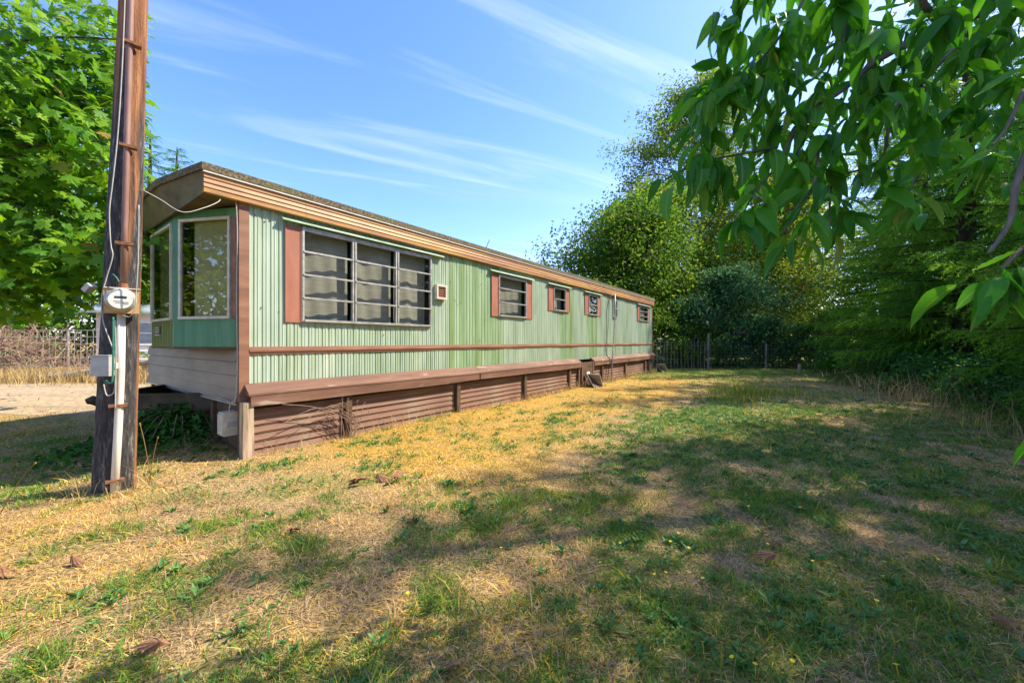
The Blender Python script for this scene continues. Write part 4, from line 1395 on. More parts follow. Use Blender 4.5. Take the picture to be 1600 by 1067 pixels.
# ------------------------------------------------------------------ cherry boughs at the right
CT = Vector((3.3, 1.15, 0))
cherry = empty('cherry_tree', CT)
tag(cherry, 'cherry tree with long drooping leaves hanging over the lawn', 'tree')
MB().tube(smooth_path([(0, 0, -0.2), (0.03, 0.02, 0.8), (-0.05, 0.05, 1.7), (0.08, 0.12, 2.8), (0.15, 0.1, 4.2)]), [0.16 - 0.0050 * k for k in range(25)], 10).build('trunk', M['bark'], cherry, True)


def cl_(p):
    return Vector(p) - CT


LIMBS = [
    ([Vector((-0.02, 0.05, 2.1)) + CT, Vector((2.75, 1.35, 2.62)), P(1600, -12, 1.42), P(1540, 18, 1.40), P(1470, 42, 1.38), P(1420, 68, 1.36), P(1365, 98, 1.34), P(1318, 140, 1.30), P(1255, 182, 1.28), P(1215, 260, 1.26)], 0.021, 0.004),
    ([P(1600, 10, 1.62), P(1500, 70, 1.58), P(1440, 130, 1.5), P(1395, 175, 1.45), P(1375, 250, 1.4), P(1300, 275, 1.4)], 0.009, 0.003),
    ([P(1470, 42, 1.38), P(1440, 0, 1.33), P(1420, -60, 1.3)], 0.012, 0.008),
    ([P(1360, -40, 1.3), P(1330, 25, 1.28), P(1312, 70, 1.26), P(1290, 120, 1.24)], 0.006, 0.003),
    ([P(1270, -40, 1.28), P(1245, 20, 1.26), P(1200, 80, 1.24), P(1170, 110, 1.22)], 0.006, 0.003),
    ([P(1255, 182, 1.28), P(1278, 240, 1.24), P(1270, 290, 1.2), P(1240, 330, 1.2), P(1222, 370, 1.18)], 0.006, 0.002),
    ([P(1215, 230, 1.26), P(1160, 240, 1.24), P(1110, 250, 1.22), P(1060, 268, 1.2), P(1035, 285, 1.2)], 0.004, 0.002),
    ([P(1215, 260, 1.26), P(1180, 300, 1.22), P(1155, 345, 1.2)], 0.004, 0.002),
    ([P(1600, 140, 1.05), P(1572, 200, 1.03), P(1550, 228, 1.0)], 0.005, 0.003),
    ([P(1625, 190, 0.92), P(1590, 280, 0.90), P(1578, 345, 0.9), P(1545, 395, 0.9)], 0.009, 0.004),
    ([P(1625, 370, 0.80), P(1590, 395, 0.79), P(1560, 425, 0.78)], 0.006, 0.003),
    ([P(1440, 130, 1.5), P(1442, 220, 1.42), P(1432, 270, 1.36), P(1420, 300, 1.32)], 0.005, 0.002),
    ([P(1300, 275, 1.4), P(1296, 330, 1.3), P(1298, 362, 1.26)], 0.004, 0.002),
    ([P(1170, -40, 1.25), P(1150, 0, 1.24), P(1142, 12, 1.22)], 0.005, 0.003),
]
limb_obs = []
for pts, r0, r1 in LIMBS:
    sp = smooth_path([cl_(p) for p in pts], 5)
    n = len(sp)
    limb_obs.append(MB().tube(sp, [(r0 + (r1 - r0) * k / (n - 1)) * (1 + 0.12 * math.sin(k * 2.3)) for k in range(n)], 7).build('branch', M['bark'], cherry, True))


def leaf_shape(curl, twist, fold, aspect=0.185):
    nxs, vs, fs = 9, [], []
    for i in range(nxs + 1):
        x = i / nxs
        hw = aspect * (math.sin(math.pi * min(1, x ** 0.82)) ** 0.85) * (1 - 0.25 * x) + 0.004
        if i == nxs:
            hw = 0.002
        for j, s in enumerate((-1, -0.5, 0, 0.5, 1)):
            y = s * hw
            a = twist * x
            z = abs(s) * hw * fold + 0.012 * math.sin(x * 17 + s * 2) * abs(s)
            yy, z2 = y * math.cos(a) - z * math.sin(a), y * math.sin(a) + z * math.cos(a)
            xx = math.sin(curl * x) / curl if abs(curl) > 1e-3 else x
            zc = -(1 - math.cos(curl * x)) / curl if abs(curl) > 1e-3 else 0
            vs.append((xx + 0.0, yy, z2 + zc))
    for i in range(nxs):
        for j in range(4):
            fs.append((i * 5 + j, (i + 1) * 5 + j, (i + 1) * 5 + j + 1, i * 5 + j + 1))
    m = MB().add(vs, fs)
    m.add([(-0.16, -0.006, 0.01), (-0.16, 0.006, 0.01), (0.02, 0.006, 0.0), (0.02, -0.006, 0.0), (-0.16, 0, 0.02), (0.02, 0, 0.01)], [(0, 3, 2, 1), (0, 4, 5, 3), (1, 2, 5, 4)])
    return m.mesh('cherry_leaf', True)


LEAFM = [leaf_shape(c, t_, f) for c, t_, f in ((0.5, 0.2, 0.35), (0.9, -0.3, 0.5), (0.25, 0.5, 0.6), (1.2, 0.1, 0.3), (0.7, -0.6, 0.8), (-0.25, 0.2, 0.45))]
lr = random.Random(17)
NODES = [  # px, py, depth, leaves, branch index
    (1142, 14, 1.22, 8, 13), (1122, 18, 1.22, 5, 13), (1240, 25, 1.26, 6, 4), (1200, 80, 1.24, 7, 4), (1172, 108, 1.22, 7, 4), (1330, 25, 1.28, 5, 3), (1312, 70, 1.26, 6, 3), (1290, 120, 1.24, 7, 3),
    (1150, 130, 1.22, 8, 4), (1120, 135, 1.21, 7, 4), (1105, 145, 1.20, 5, 4), (1180, 140, 1.23, 7, 4), (1215, 110, 1.24, 6, 4), (1225, 160, 1.26, 7, 0), (1255, 182, 1.28, 7, 0), (1318, 140, 1.30, 6, 0), (1365, 98, 1.34, 6, 0),
    (1215, 230, 1.26, 7, 0), (1180, 200, 1.24, 6, 0), (1110, 250, 1.22, 5, 6), (1075, 264, 1.2, 5, 6), (1045, 278, 1.2, 4, 6), (1132, 246, 1.22, 5, 6), (1165, 240, 1.23, 5, 6),
    (1180, 300, 1.22, 6, 7), (1158, 340, 1.2, 7, 7), (1272, 285, 1.2, 7, 5), (1245, 325, 1.2, 6, 5), (1222, 368, 1.18, 4, 5), (1298, 360, 1.25, 6, 12), (1300, 300, 1.32, 6, 12), (1250, 240, 1.26, 6, 5),
    (1340, 200, 1.42, 7, 1), (1375, 250, 1.40, 7, 1), (1395, 175, 1.45, 6, 1), (1330, 260, 1.40, 6, 1), (1440, 130, 1.5, 6, 1), (1432, 235, 1.42, 6, 11), (1424, 292, 1.33, 7, 11), (1410, 318, 1.3, 5, 11), (1450, 190, 1.45, 5, 11),
    (1500, 75, 1.55, 6, 1), (1540, 60, 1.45, 5, 0), (1470, 60, 1.40, 6, 0), (1420, 30, 1.36, 6, 2), (1380, 40, 1.34, 5, 2), (1560, 110, 1.40, 5, 0), (1580, 40, 1.45, 5, 0), (1510, 150, 1.5, 5, 1),
    (1550, 232, 1.0, 8, 8), (1565, 215, 1.02, 5, 8), (1560, 425, 0.78, 7, 10), (1528, 420, 0.80, 4, 10), (1588, 400, 0.79, 5, 10), (1700, 670, 0.70, 2, 10), (1350, 150, 1.36, 5, 0), (1280, 210, 1.28, 5, 5),
]
leaf_list = []
for (px, py, d, n, bi) in NODES:
    c = P(px, py, d)
    a0 = lr.uniform(0, 6.28)
    for k in range(n):
        a = a0 + 6.283 * k / n + lr.uniform(-0.4, 0.4)
        dr = lr.uniform(0.5, 1.9)
        dv = Vector((math.cos(a) - 0.35, math.sin(a) * 0.9, -dr)).normalized()
        up = Vector((lr.uniform(-.5, .5) + 0.1, lr.uniform(-.9, .3), 1.0)).normalized()
        sv = up.cross(dv).normalized()
        uv = dv.cross(sv)
        L = lr.uniform(0.070, 0.150) * (0.95 if d > 0.9 else 0.85)
        pos = c + Vector((lr.uniform(-1, 1), lr.uniform(-1, 1), lr.uniform(-1, 1))) * 0.025 + dv * 0.16 * L
        mat4 = Matrix(((dv.x, sv.x, uv.x, 0), (dv.y, sv.y, uv.y, 0), (dv.z, sv.z, uv.z, 0), (0, 0, 0, 1)))
        leaf_list.append((pos, mat4, L, bi))
lr.shuffle(leaf_list)
for (pos, mat4, L, bi) in leaf_list[:300]:
    o = link_mesh('leaf', lr.choice(LEAFM), M['leaf_cherry'], limb_obs[bi])
    o.matrix_local = Matrix.Translation(pos - CT) @ mat4 @ Matrix.Diagonal((L, L * lr.uniform(0.70, 1.10), L, 1))
# the rest of the nearby leaves and the bough tops out of view, as one mass
V, T, tn = [], [], []
base_leaf = []
for me_ in LEAFM:
    co = np.empty(len(me_.vertices) * 3)
    me_.vertices.foreach_get('co', co)
    fc_ = [tuple(p.vertices) for p in me_.polygons]
    tri = []
    for q in fc_:
        tri += [(q[0], q[i], q[i + 1]) for i in range(1, len(q) - 1)]
    base_leaf.append((co.reshape(-1, 3), np.array(tri)))
extra = [(p - CT, m4, L) for p, m4, L, _ in leaf_list[300:]]
def bough_low(x):
    return 300 if x < 1110 else 395 if x < 1330 else 345 if x < 1480 else 300


for k in range(1250):
    if k < 380:        # leaves between the marked nodes
        if k % 6 == 0:
            px = lr.uniform(1075, 1640)
            py = lr.uniform(120 if px < 1130 else -60, bough_low(px) - 45)
            pk = P(px, py, lr.uniform(1.15, 1.5))
        p = pk + Vector((lr.uniform(-1, 1), lr.uniform(-1, 1), lr.uniform(-1, 1))) * 0.02
    elif k < 860:        # further back leaves of the same boughs
        px = lr.uniform(1150, 1640)
        py = lr.uniform(-160, 150 + 210 * lr.random())
        p = P(px, py, lr.uniform(1.35, 2.3))
    else:              # crown above and to the right
        p = CT + Vector((lr.gauss(-0.3, 1.0), lr.gauss(0.2, 1.0), lr.uniform(2.9, 4.6)))
        if p.x < 1.6 or (p.y > 0.1 and abs(p.x) / p.y < 1.4):
            continue
    a = lr.uniform(0, 6.28)
    dv = Vector((math.cos(a), math.sin(a), -lr.uniform(0.3, 1.6))).normalized()
    up = Vector((lr.uniform(-.6, .6), lr.uniform(-.8, .4), 1)).normalized()
    sv = up.cross(dv).normalized()
    uv = dv.cross(sv)
    extra.append((p - CT, Matrix(((dv.x, sv.x, uv.x, 0), (dv.y, sv.y, uv.y, 0), (dv.z, sv.z, uv.z, 0), (0, 0, 0, 1))), lr.uniform(0.09, 0.15)))
off = 0
for p, m4, L in extra:
    co, tri = lr.choice(base_leaf)
    R3 = np.array(m4.to_3x3())
    V.append((co * L) @ R3.T + np.array(p))
    T.append(tri + off)
    off += len(co)
    tn.append(np.full(len(co), lr.random()))
me_ = tri_mesh('foliage', np.concatenate(V), np.concatenate(T), np.concatenate(tn))
me_.polygons.foreach_set('use_smooth', [True] * len(me_.polygons))
tag(link_mesh('foliage', me_, M['leaf_cherry_mass'], cherry), kind='stuff')

# ------------------------------------------------------------------ big-leaf maple behind the pole
MT = Vector((-8.9, 5.3, 0))
maple = empty('maple_tree', MT)
tag(maple, 'broad leaved maple with sunlit lobed leaves behind the utility pole', 'tree')
MB().tube(smooth_path([(0, 0, -0.3), (0.1, 0, 1.0), (0.0, 0.1, 2.4), (0.2, 0.2, 4.2), (0.3, 0.1, 6.4)]), [0.24 - 0.0078 * k for k in range(25)], 10).build('trunk', M['bark'], maple, True)
# lobed outline
LOB = [(0, 0.04), (0.16, -0.10), (0.30, -0.14), (0.26, -0.28), (0.46, -0.34), (0.52, -0.52), (0.62, -0.36), (0.60, -0.22), (0.80, -0.22), (0.82, -0.10), (1.02, 0.0)]
OUT = [(0.0, -0.03)] + [(x, y) for x, y in LOB[1:]] + [(x, -y) for x, y in LOB[-2:0:-1]] + [(0.0, 0.03)]


def maple_shape(bend, cup):
    vs = [(0.36, 0, 0.0)]
    for x, y in OUT:
        rr = math.hypot(x - 0.36, y)
        vs.append((x, y, -bend * max(0, x - 0.2) ** 2 - cup * abs(y) ** 1.5 + 0.02 * math.sin(9 * x + 7 * y)))
    n = len(OUT)
    fs = [(0, i + 1, (i + 1) % n + 1) for i in range(n)]
    m = MB().add(vs, fs)
    m.add([(-0.5, 0, 0.10), (0.02, 0.008, 0), (0.02, -0.008, 0)], [(0, 1, 2)])
    return m.mesh('maple_leaf')


MLEAF = [maple_shape(b_, c_) for b_, c_ in ((0.3, 0.25), (0.5, 0.1), (0.15, 0.45), (0.7, 0.35))]
mr_ = random.Random(23)
mbr, sprays = [], []
for k in range(38):
    z0 = mr_.uniform(1.6, 5.8)
    tipx = mr_.uniform(-6.9, -4.35)
    tipy = mr_.uniform(4.55, 6.8) if tipx > -5.2 else mr_.uniform(4.1, 6.8)
    tipx = max(tipx, -0.97 * tipy - 1.6)
    tipx = min(tipx, -0.945 * tipy)
    tip = Vector((tipx, tipy, max(1.85, min(5.6, z0 + mr_.uniform(-0.5, 0.8)))))
    st = MT + Vector((0.05, 0.1, min(z0 * 0.85, 5.5)))
    mid = st.lerp(tip, 0.55) + Vector((0, 0, 0.35))
    path = smooth_path([st - MT, mid - MT, tip - MT], 6)
    mbr.append(MB().tube(path, [0.035 - 0.0026 * q for q in range(len(path))], 5).build('branch', M['bark'], maple, True))
    sprays.append((k, [Vector(p) for p in path]))
cand = []
for k, path in sprays:
    for q in range(120):
        f = mr_.uniform(0.42, 1.0) * (len(path) - 1)
        i = min(int(f), len(path) - 2)
        p = path[i].lerp(path[i + 1], f - i)
        p = p + Vector((mr_.gauss(0, .38), mr_.gauss(0, .34), mr_.gauss(-.04, .24)))
        wp = p + MT
        if wp.z < 1.62 or (wp.x > -4.25 and wp.y > 4.3 and wp.z < 3.2) or wp.y < 3.75 or (wp.x > -3.85 and wp.z > 3.0):
            continue
        pxx = CX + F * wp.x / wp.y
        if (pxx > 228 and wp.z > 2.75) or pxx > 268 or (130 < pxx and wp.z < 2.0):
            continue
        cand.append((wp.y, p, k))
cand.sort(key=lambda c: c[0])


def maple_mat():
    a = mr_.uniform(0, 6.28)
    dv = Vector((math.cos(a) + 0.35, math.sin(a) - 0.3, -mr_.uniform(0.15, 0.9))).normalized()
    up = Vector((0.35 + mr_.gauss(0, .35), -0.35 + mr_.gauss(0, .35), 1)).normalized()
    sv = up.cross(dv).normalized()
    uv = dv.cross(sv)
    return Matrix(((dv.x, sv.x, uv.x, 0), (dv.y, sv.y, uv.y, 0), (dv.z, sv.z, uv.z, 0), (0, 0, 0, 1)))


vis = [c for c in cand if -0.05 < (CX + F * (c[1].x + MT.x) / c[0]) / 1600 < 0.2 and (c[1].z + MT.z - CZ) / c[0] < 0.95][:300]
vis_ids = set(id(c) for c in vis)
V, T, tn, off = [], [], [], 0
ml_data = []
for me_ in MLEAF:
    co = np.empty(len(me_.vertices) * 3)
    me_.vertices.foreach_get('co', co)
    ml_data.append((co.reshape(-1, 3), np.array([tuple(p.vertices) for p in me_.polygons])))
for c in cand:
    L = mr_.uniform(0.13, 0.24)
    m4 = maple_mat()
    if id(c) in vis_ids:
        o = link_mesh('leaf', mr_.choice(MLEAF), M['leaf_maple'], mbr[c[2]])
        o.matrix_local = Matrix.Translation(c[1]) @ m4 @ Matrix.Diagonal((L, L, L, 1))
    else:
        co, tri = mr_.choice(ml_data)
        V.append((co * L) @ np.array(m4.to_3x3()).T + np.array(c[1]))
        T.append(tri + off)
        off += len(co)
        tn.append(np.full(len(co), mr_.random()))
# fuller crown behind and above, out of reach of the eye
for k in range(5200):
    p = Vector((mr_.gauss(0.9, 1.7), mr_.gauss(1.4, 1.2), mr_.uniform(1.6, 7.5)))
    if p.y + MT.y < 4.6 or (p.x + MT.x) / (p.y + MT.y) > -0.96 or ((p.x + MT.x) / (p.y + MT.y) > -1.12 and p.z < 2.1):
        continue
    L = mr_.uniform(0.14, 0.25)
    co, tri = mr_.choice(ml_data)
    V.append((co * L) @ np.array(maple_mat().to_3x3()).T + np.array(p))
    T.append(tri + off)
    off += len(co)
    tn.append(np.full(len(co), mr_.random()))
tag(link_mesh('foliage', tri_mesh('foliage', np.concatenate(V), np.concatenate(T), np.concatenate(tn)), M['leaf_maple_mass'], maple), kind='stuff')

# ------------------------------------------------------------------ back fence
fence = empty('wire_fence', (5.0, 17.9, 0))
tag(fence, 'sagging wire fence with bare posts and thin stakes across the back', 'fence')
for i, (x, h) in enumerate(((0.4, 1.5), (4.15, 1.62), (6.9, 1.15), (9.3, 1.25))):
    MB().tube([(x, 0.1 * i, -0.1), (x + 0.02, 0.1 * i, h)], [0.05, 0.045], 7).build('post', M['concrete'], fence)
fr_ = random.Random(8)
for k in range(22):
    x = 1.0 + k * 0.155 + fr_.uniform(-.03, .03)
    h = fr_.uniform(1.15, 1.5)
    MB().tube([(x, 0.05, -0.05), (x + fr_.uniform(-.05, .05), 0.05, h)], 0.014, 5).build('stake', M['pale_bark'], fence)
wm = MB()
for z in np.arange(0.12, 1.3, 0.16):
    wm.tube([(0.3, 0.0, z), (4.15, 0.05, z - 0.02), (9.3, 0.28, z - 0.05)], 0.0035, 3)
for x in np.arange(0.3, 9.3, 0.16):
    wm.tube([(x, 0.03 * x, 0.02), (x, 0.03 * x, 1.26)], 0.0025, 3)
tag(wm.build('wire_mesh', M['wire'], fence), kind='stuff')
stub = MB().tube([(0, 0, -0.05), (0.01, 0, 0.30), (0.0, 0.01, 0.34)], [0.06, 0.055, 0.03], 8).build('garden_stake', M['raw_wood'])
stub.location = (11.6, 15.6, 0)
tag(stub, 'short pale wooden stake at the shaded end of the lawn', 'stake')

# ------------------------------------------------------------------ left background: fence, house, brush
lf = empty('wire_fence', (-22.5, 16.9, 0))
tag(lf, 'pale square mesh stock fence beyond the brush pile', 'fence')
for x in (0.0, 3.0, 6.0):
    MB().tube([(x, 0.04, -0.1), (x, 0.04, 1.8)], 0.05, 7).build('post', M['pale_bark'], lf)
wm = MB()
for z in (0.25, 0.55, 0.85, 1.15, 1.45, 1.74):
    wm.tube([(-3, 0, z), (6, 0, z)], 0.011, 4)
for x in np.arange(-3, 6.01, 0.275):
    wm.tube([(x, 0, 0.1), (x + 0.02, 0, 1.75)], 0.009, 4)
tag(wm.build('wire_mesh', M['wire'], lf), kind='stuff')

hs_ = empty('white_house', (-20.6, 19.2, 0), math.radians(30))
tag(hs_, 'small white clapboard house with low blue grey roof across the drive', 'house')
wb = MB()
for k in range(20):
    z = 0.05 + k * 0.137
    wb.extrude_x([(-0.03, z), (-0.012, z + 0.135), (0.05, z + 0.135), (0.05, z)], 0, 7)
    wb.add([(-0.03, -0.0, z), (-0.012, -0.0, z + 0.135), (-0.012, 4.5, z + 0.135), (-0.03, 4.5, z)], [(0, 1, 2, 3)])
wb.box(0, 7, 0.06, 4.5, 0.0, 2.78)
wb.build('wall', M['house_white'], hs_)
MB().add([(-0.5, -0.45, 2.78), (7.4, -0.45, 2.78), (7.4, 4.9, 2.78), (-0.5, 4.9, 2.78), (-0.5, 2.2, 3.35), (7.4, 2.2, 3.35), (-0.5, -0.45, 2.66), (7.4, -0.45, 2.66), (7.4, 4.9, 2.66), (-0.5, 4.9, 2.66)],
         [(0, 1, 5, 4), (2, 3, 4, 5), (6, 7, 1, 0), (8, 9, 3, 2), (0, 4, 3), (1, 2, 5), (6, 0, 3, 9), (1, 7, 8, 2), (9, 8, 7, 6)]).build('roof', M['house_roof'], hs_)
for wx in (1.55, 4.6):
    wd = MB().box(wx - 0.09, wx, -0.07, -0.031, 1.05, 2.3).box(wx + 0.95, wx + 1.04, -0.07, -0.031, 1.05, 2.3).box(wx, wx + 0.95, -0.07, -0.031, 2.2, 2.3).box(wx, wx + 0.95, -0.07, -0.031, 1.05, 1.14).build('window', M['white'], hs_)
    MB().box(wx, wx + 0.95, -0.055, -0.035, 1.14, 1.66).build('pane', M['house_roof'], wd)
    MB().box(wx, wx + 0.95, -0.055, -0.035, 1.71, 2.2).build('pane', M['house_roof'], wd)
    MB().box(wx, wx + 0.95, -0.062, -0.033, 1.661, 1.709).build('glazing_bar', M['white'], wd)
MB().box(-0.05, 0.05, -0.05, 0.0, 0.0, 2.66).build('corner_board', M['cream'], hs_)

# brush pile
bp_root = empty('brush_pile', (-15.6, 13.6, 0))
tag(bp_root, 'heap of dry reddish cut branches in front of the stock fence', 'brush pile')
br = random.Random(31)
tw = MB()
for k in range(520):
    cx = br.gauss(-2.3, 0.75) if k < 380 else br.gauss(0.9, 1.0)
    hmax = 2.0 * math.exp(-((cx + 2.3) / 1.1) ** 2) + 0.42 * math.exp(-((cx - 1.4) / 1.6) ** 2) + 0.06
    z = br.uniform(0.0, hmax)
    p = Vector((cx, br.gauss(0, 0.6), z))
    d = Vector((br.gauss(0.2, 1), br.gauss(0, .8), br.gauss(0.25, .55))).normalized()
    L = br.uniform(0.5, 1.5)
    pts = [p]
    for q in range(4):
        d = (d + Vector((br.gauss(0, .3), br.gauss(0, .3), br.gauss(0.02, .25)))).normalized()
        pts.append(pts[-1] + d * L / 4)
        pts[-1].z = max(0.02, pts[-1].z)
    r0 = br.uniform(0.006, 0.02)
    tw.tube(pts, [r0 * (1 - 0.18 * q) for q in range(5)], 4, False)
    for q in range(2):
        b0 = pts[br.randint(1, 3)]
        tw.tube([b0, b0 + (d + Vector((br.gauss(0, .6), br.gauss(0, .6), br.gauss(.2, .5)))) * L * 0.22], [r0 * .6, .003], 3, False)
tag(tw.build('branches', M['twig'], bp_root), kind='stuff')
lg = MB().tube(smooth_path([(-14.2, 11.6, 0.12), (-12.9, 11.7, 0.32), (-11.6, 11.8, 0.56), (-10.0, 12.0, 0.80)]), [0.10 - 0.0015 * k for k in range(19)], 9).build('log', M['concrete'], None, True)
tag(lg, 'long pale grey log propped at a slant beside the brush pile', 'log')
# low white plank table by the drive
bt = empty('plank_bench', (-12.4, 12.9, 0), math.radians(3))
tag(bt, 'low pale plank bench beside the drive', 'bench')
MB().box(-0.8, 1.2, -0.2, 0.2, 0.56, 0.66).build('seat', M['cream'], bt)
for x in (-0.6, 0.2, 1.0):
    MB().box(x - 0.05, x + 0.05, -0.15, 0.15, -0.02, 0.56).build('leg', M['raw_wood'], bt)

# ------------------------------------------------------------------ ground cover


def inside_home(x, y, pad=0.02):
    u, n = uw(x, y)
    front = np.where(True, 0.03, 0)
    return (u > 0.03 - pad) & (u < LEN + pad) & (n < pad + 0.05) & (n > -WID - pad)


def scatter(n, zlo, zhi, xpad=1.05):
    """points over the lawn, even per unit area inside the wedge in front of the house"""
    y = np.sqrt(RNG.uniform(zlo ** 2, zhi ** 2, n))
    x = RNG.uniform(-1, 1, n) * y * 1.34 * xpad
    return x, y


def blades(name, x, y, h, w, tint, bend, mat=None, z=None, droop=None):
    n = len(x)
    z = ground_z(x, y) if z is None else z
    base = np.stack([x, y, z - 0.004], 1)
    a = RNG.uniform(0, 6.283, n)
    face = RNG.uniform(0, 6.283, n)
    sd = np.stack([np.cos(face), np.sin(face), np.zeros(n)], 1) * (w / 2)[:, None]
    lean = np.stack([np.cos(a), np.sin(a), np.zeros(n)], 1) * (bend * h)[:, None]
    hh = h / np.sqrt(1 + bend ** 2)
    m = base + lean * 0.38 + np.stack([np.zeros(n), np.zeros(n), hh * 0.62], 1)
    tip = base + lean + np.stack([np.zeros(n), np.zeros(n), hh], 1)
    v = np.stack([base - sd, base + sd, m - sd * .8, m + sd * .8, tip], 1).reshape(-1, 3)
    q = np.arange(n)[:, None] * 5
    t_ = np.concatenate([q + np.array([[0, 1, 3]]), q + np.array([[0, 3, 2]]), q + np.array([[2, 3, 4]])], 0)
    return tri_mesh(name, v, t_, np.repeat(tint, 5))


def lawn_band(n, zlo, zhi, wscale, hscale):
    x, y = scatter(n, zlo, zhi)
    u, nn = uw(x, y)
    keep = ~inside_home(x, y) & (nn < 9.0) & (RNG.random(n) > bare(x, y) * 0.85)
    clump = fbm(x * 6, y * 6, 3)
    keep &= RNG.random(n) < 0.10 + 2.0 * np.clip(clump - 0.30, 0, 1)
    x, y = x[keep], y[keep]
    n = len(x)
    g = np.clip(greenness(x, y) * 1.0 + (fbm(x * 5 + 3, y * 5, 2) - 0.5) * 0.5, 0, 1)
    isg = RNG.random(n) < np.clip(g * 1.15, 0, 0.94)
    tint = np.where(isg, RNG.uniform(0.58, 1.0, n), np.clip(RNG.normal(0.19, 0.13, n) + 0.26 * yellow(x, y), 0, 0.57))
    h = np.where(isg, RNG.uniform(0.018, 0.060, n), RNG.uniform(0.012, 0.046, n)) * hscale
    h *= (0.45 + 1.1 * fbm(x * 4 + 40, y * 4, 3)) * np.where(RNG.random(n) < 0.04, 2.0, 1.0)
    bend = np.where(isg, RNG.uniform(0.3, 1.5, n), RNG.uniform(0.6, 3.2, n))
    w = RNG.uniform(0.0022, 0.0072, n) * wscale
    return x, y, h, w, tint, bend


bands = [lawn_band(260000, 1.05, 3.2, 1.0, 1.05), lawn_band(230000, 3.2, 7.5, 1.7, 1.15), lawn_band(120000, 7.5, 17.5, 3.4, 1.5)]
cat = [np.concatenate([b[i] for b in bands]) for i in range(6)]
tag(link_mesh('grass', blades('grass', *cat), M['grass']), 'short dry lawn grass mixed with green blades', 'grass', kind='stuff')

# flat rosettes of broad-leaved lawn weeds
nw = 5200
x, y = scatter(nw * 4, 1.1, 8.5)
g = greenness(x, y)
keep = (RNG.random(len(x)) < 0.03 + 0.95 * g ** 1.6) & ~inside_home(x, y, 0.1) & (x > -3.4)
x, y = x[keep][:nw], y[keep][:nw]
n = len(x)
nl = 8
cx = np.repeat(x, nl) + RNG.normal(0, 0.012, n * nl)
cy = np.repeat(y, nl) + RNG.normal(0, 0.012, n * nl)
aa = np.tile(np.arange(nl) * 6.283 / nl, n) + RNG.normal(0, 0.35, n * nl)
sz = np.repeat(RNG.uniform(0.022, 0.070, n) * RNG.uniform(0.6, 1.1, n), nl) * RNG.uniform(0.6, 1.2, n * nl)
dirs = np.stack([np.cos(aa), np.sin(aa), RNG.uniform(0.15, 1.3, n * nl)], 1)
nr = norm(np.stack([RNG.normal(0, .25, n * nl), RNG.normal(0, .25, n * nl), np.ones(n * nl)], 1))
pos = np.stack([cx, cy, ground_z(cx, cy) + 0.006], 1)
wt = np.clip(np.repeat(RNG.uniform(0.2, 0.8, n), nl) + RNG.normal(0, .12, n * nl), 0, 1)
M['weed'] = foliage('weed_leaf', [(0, (0.055, 0.15, 0.038)), (0.6, (0.10, 0.24, 0.05)), (1, (0.19, 0.33, 0.09))], 0.3, 0.5, 0.3)
tag(link_mesh('lawn_weeds', leaf_cloud('lawn_weeds', pos, dirs, nr, sz, sz * 0.36, wt), M['weed']), 'low rosettes of green lawn weeds among the grass', 'weeds', kind='stuff')

# long pale straw lying and standing: lawn edge by the firs, drive verge
xs, ys, hs2, tn2, bn2 = [], [], [], [], []
for k in range(1300):
    s = RNG.uniform(-0.8, 10.5)
    x0, y0 = 6.35 + 0.53 * s + RNG.normal(0, 0.35), 4.7 + 0.86 * s + RNG.normal(0, 0.35)
    xs.append(x0), ys.append(y0), hs2.append(RNG.uniform(0.15, 0.75) * (1.0 if s < 5 else .7)), tn2.append(RNG.uniform(0, 1)), bn2.append(RNG.uniform(0.1, 1.0))
for k in range(9000):
    x0, y0 = RNG.uniform(-24, -7.5), 12.0 + RNG.normal(0, 0.55)
    xs.append(x0), ys.append(y0), hs2.append(RNG.uniform(0.2, 0.6)), tn2.append(RNG.uniform(0, 1)), bn2.append(RNG.uniform(0.1, 0.8))
for k in range(800):
    u_ = RNG.uniform(0.1, 14.6)
    p = HM @ Vector((u_, -0.13 - abs(RNG.normal(0, 0.05)), 0))
    xs.append(p.x), ys.append(p.y), hs2.append(RNG.uniform(0.05, 0.28)), tn2.append(RNG.uniform(0, 1)), bn2.append(RNG.uniform(0.2, 1.2))
for k in range(420):
    p = P(300 + RNG.normal(0, 32), 690, 4.5)
    xs.append(p.x + RNG.normal(0, .12)), ys.append(4.45 + RNG.normal(0, 0.28)), hs2.append(RNG.uniform(0.08, 0.3)), tn2.append(RNG.uniform(0, .7)), bn2.append(RNG.uniform(0.8, 3))
for k in range(90):
    a = RNG.uniform(0, 6.28)
    xs.append(-3.35 + math.cos(a) * RNG.uniform(.17, .3)), ys.append(3.25 + math.sin(a) * RNG.uniform(.17, .3)), hs2.append(RNG.uniform(0.08, 0.3)), tn2.append(RNG.uniform(0.2, 1)), bn2.append(RNG.uniform(0.2, 1.2))
xs, ys = np.array(xs), np.array(ys)
wd = np.where(ys > 8, 0.014, 0.005)
tag(link_mesh('tall_grass', blades('tall_grass', xs, ys, np.array(hs2), wd, np.array(tn2), np.array(bn2)), M['straw']), 'long dry straw along the lawn edge and drive verge', 'tall grass', kind='stuff')
# greener tall tufts in the lawn
xs, ys = [], []
for (cx_, cy_, s_, k_) in ((5.6, 9.3, 0.42, 900), (4.6, 8.2, 0.3, 350), (6.4, 8.6, 0.35, 200), (7.2, 5.6, 0.5, 300)):
    xs.append(cx_ + RNG.normal(0, s_, k_))
    ys.append(cy_ + RNG.normal(0, s_, k_))
xs, ys = np.concatenate(xs), np.concatenate(ys)
tag(link_mesh('grass_tuft', blades('grass_tuft', xs, ys, RNG.uniform(0.08, 0.30, len(xs)), np.full(len(xs), 0.009), RNG.uniform(0.55, 0.95, len(xs)), RNG.uniform(0.1, 0.9, len(xs))), M['grass']), 'taller green grass tufts standing in the lawn', 'grass', kind='stuff')

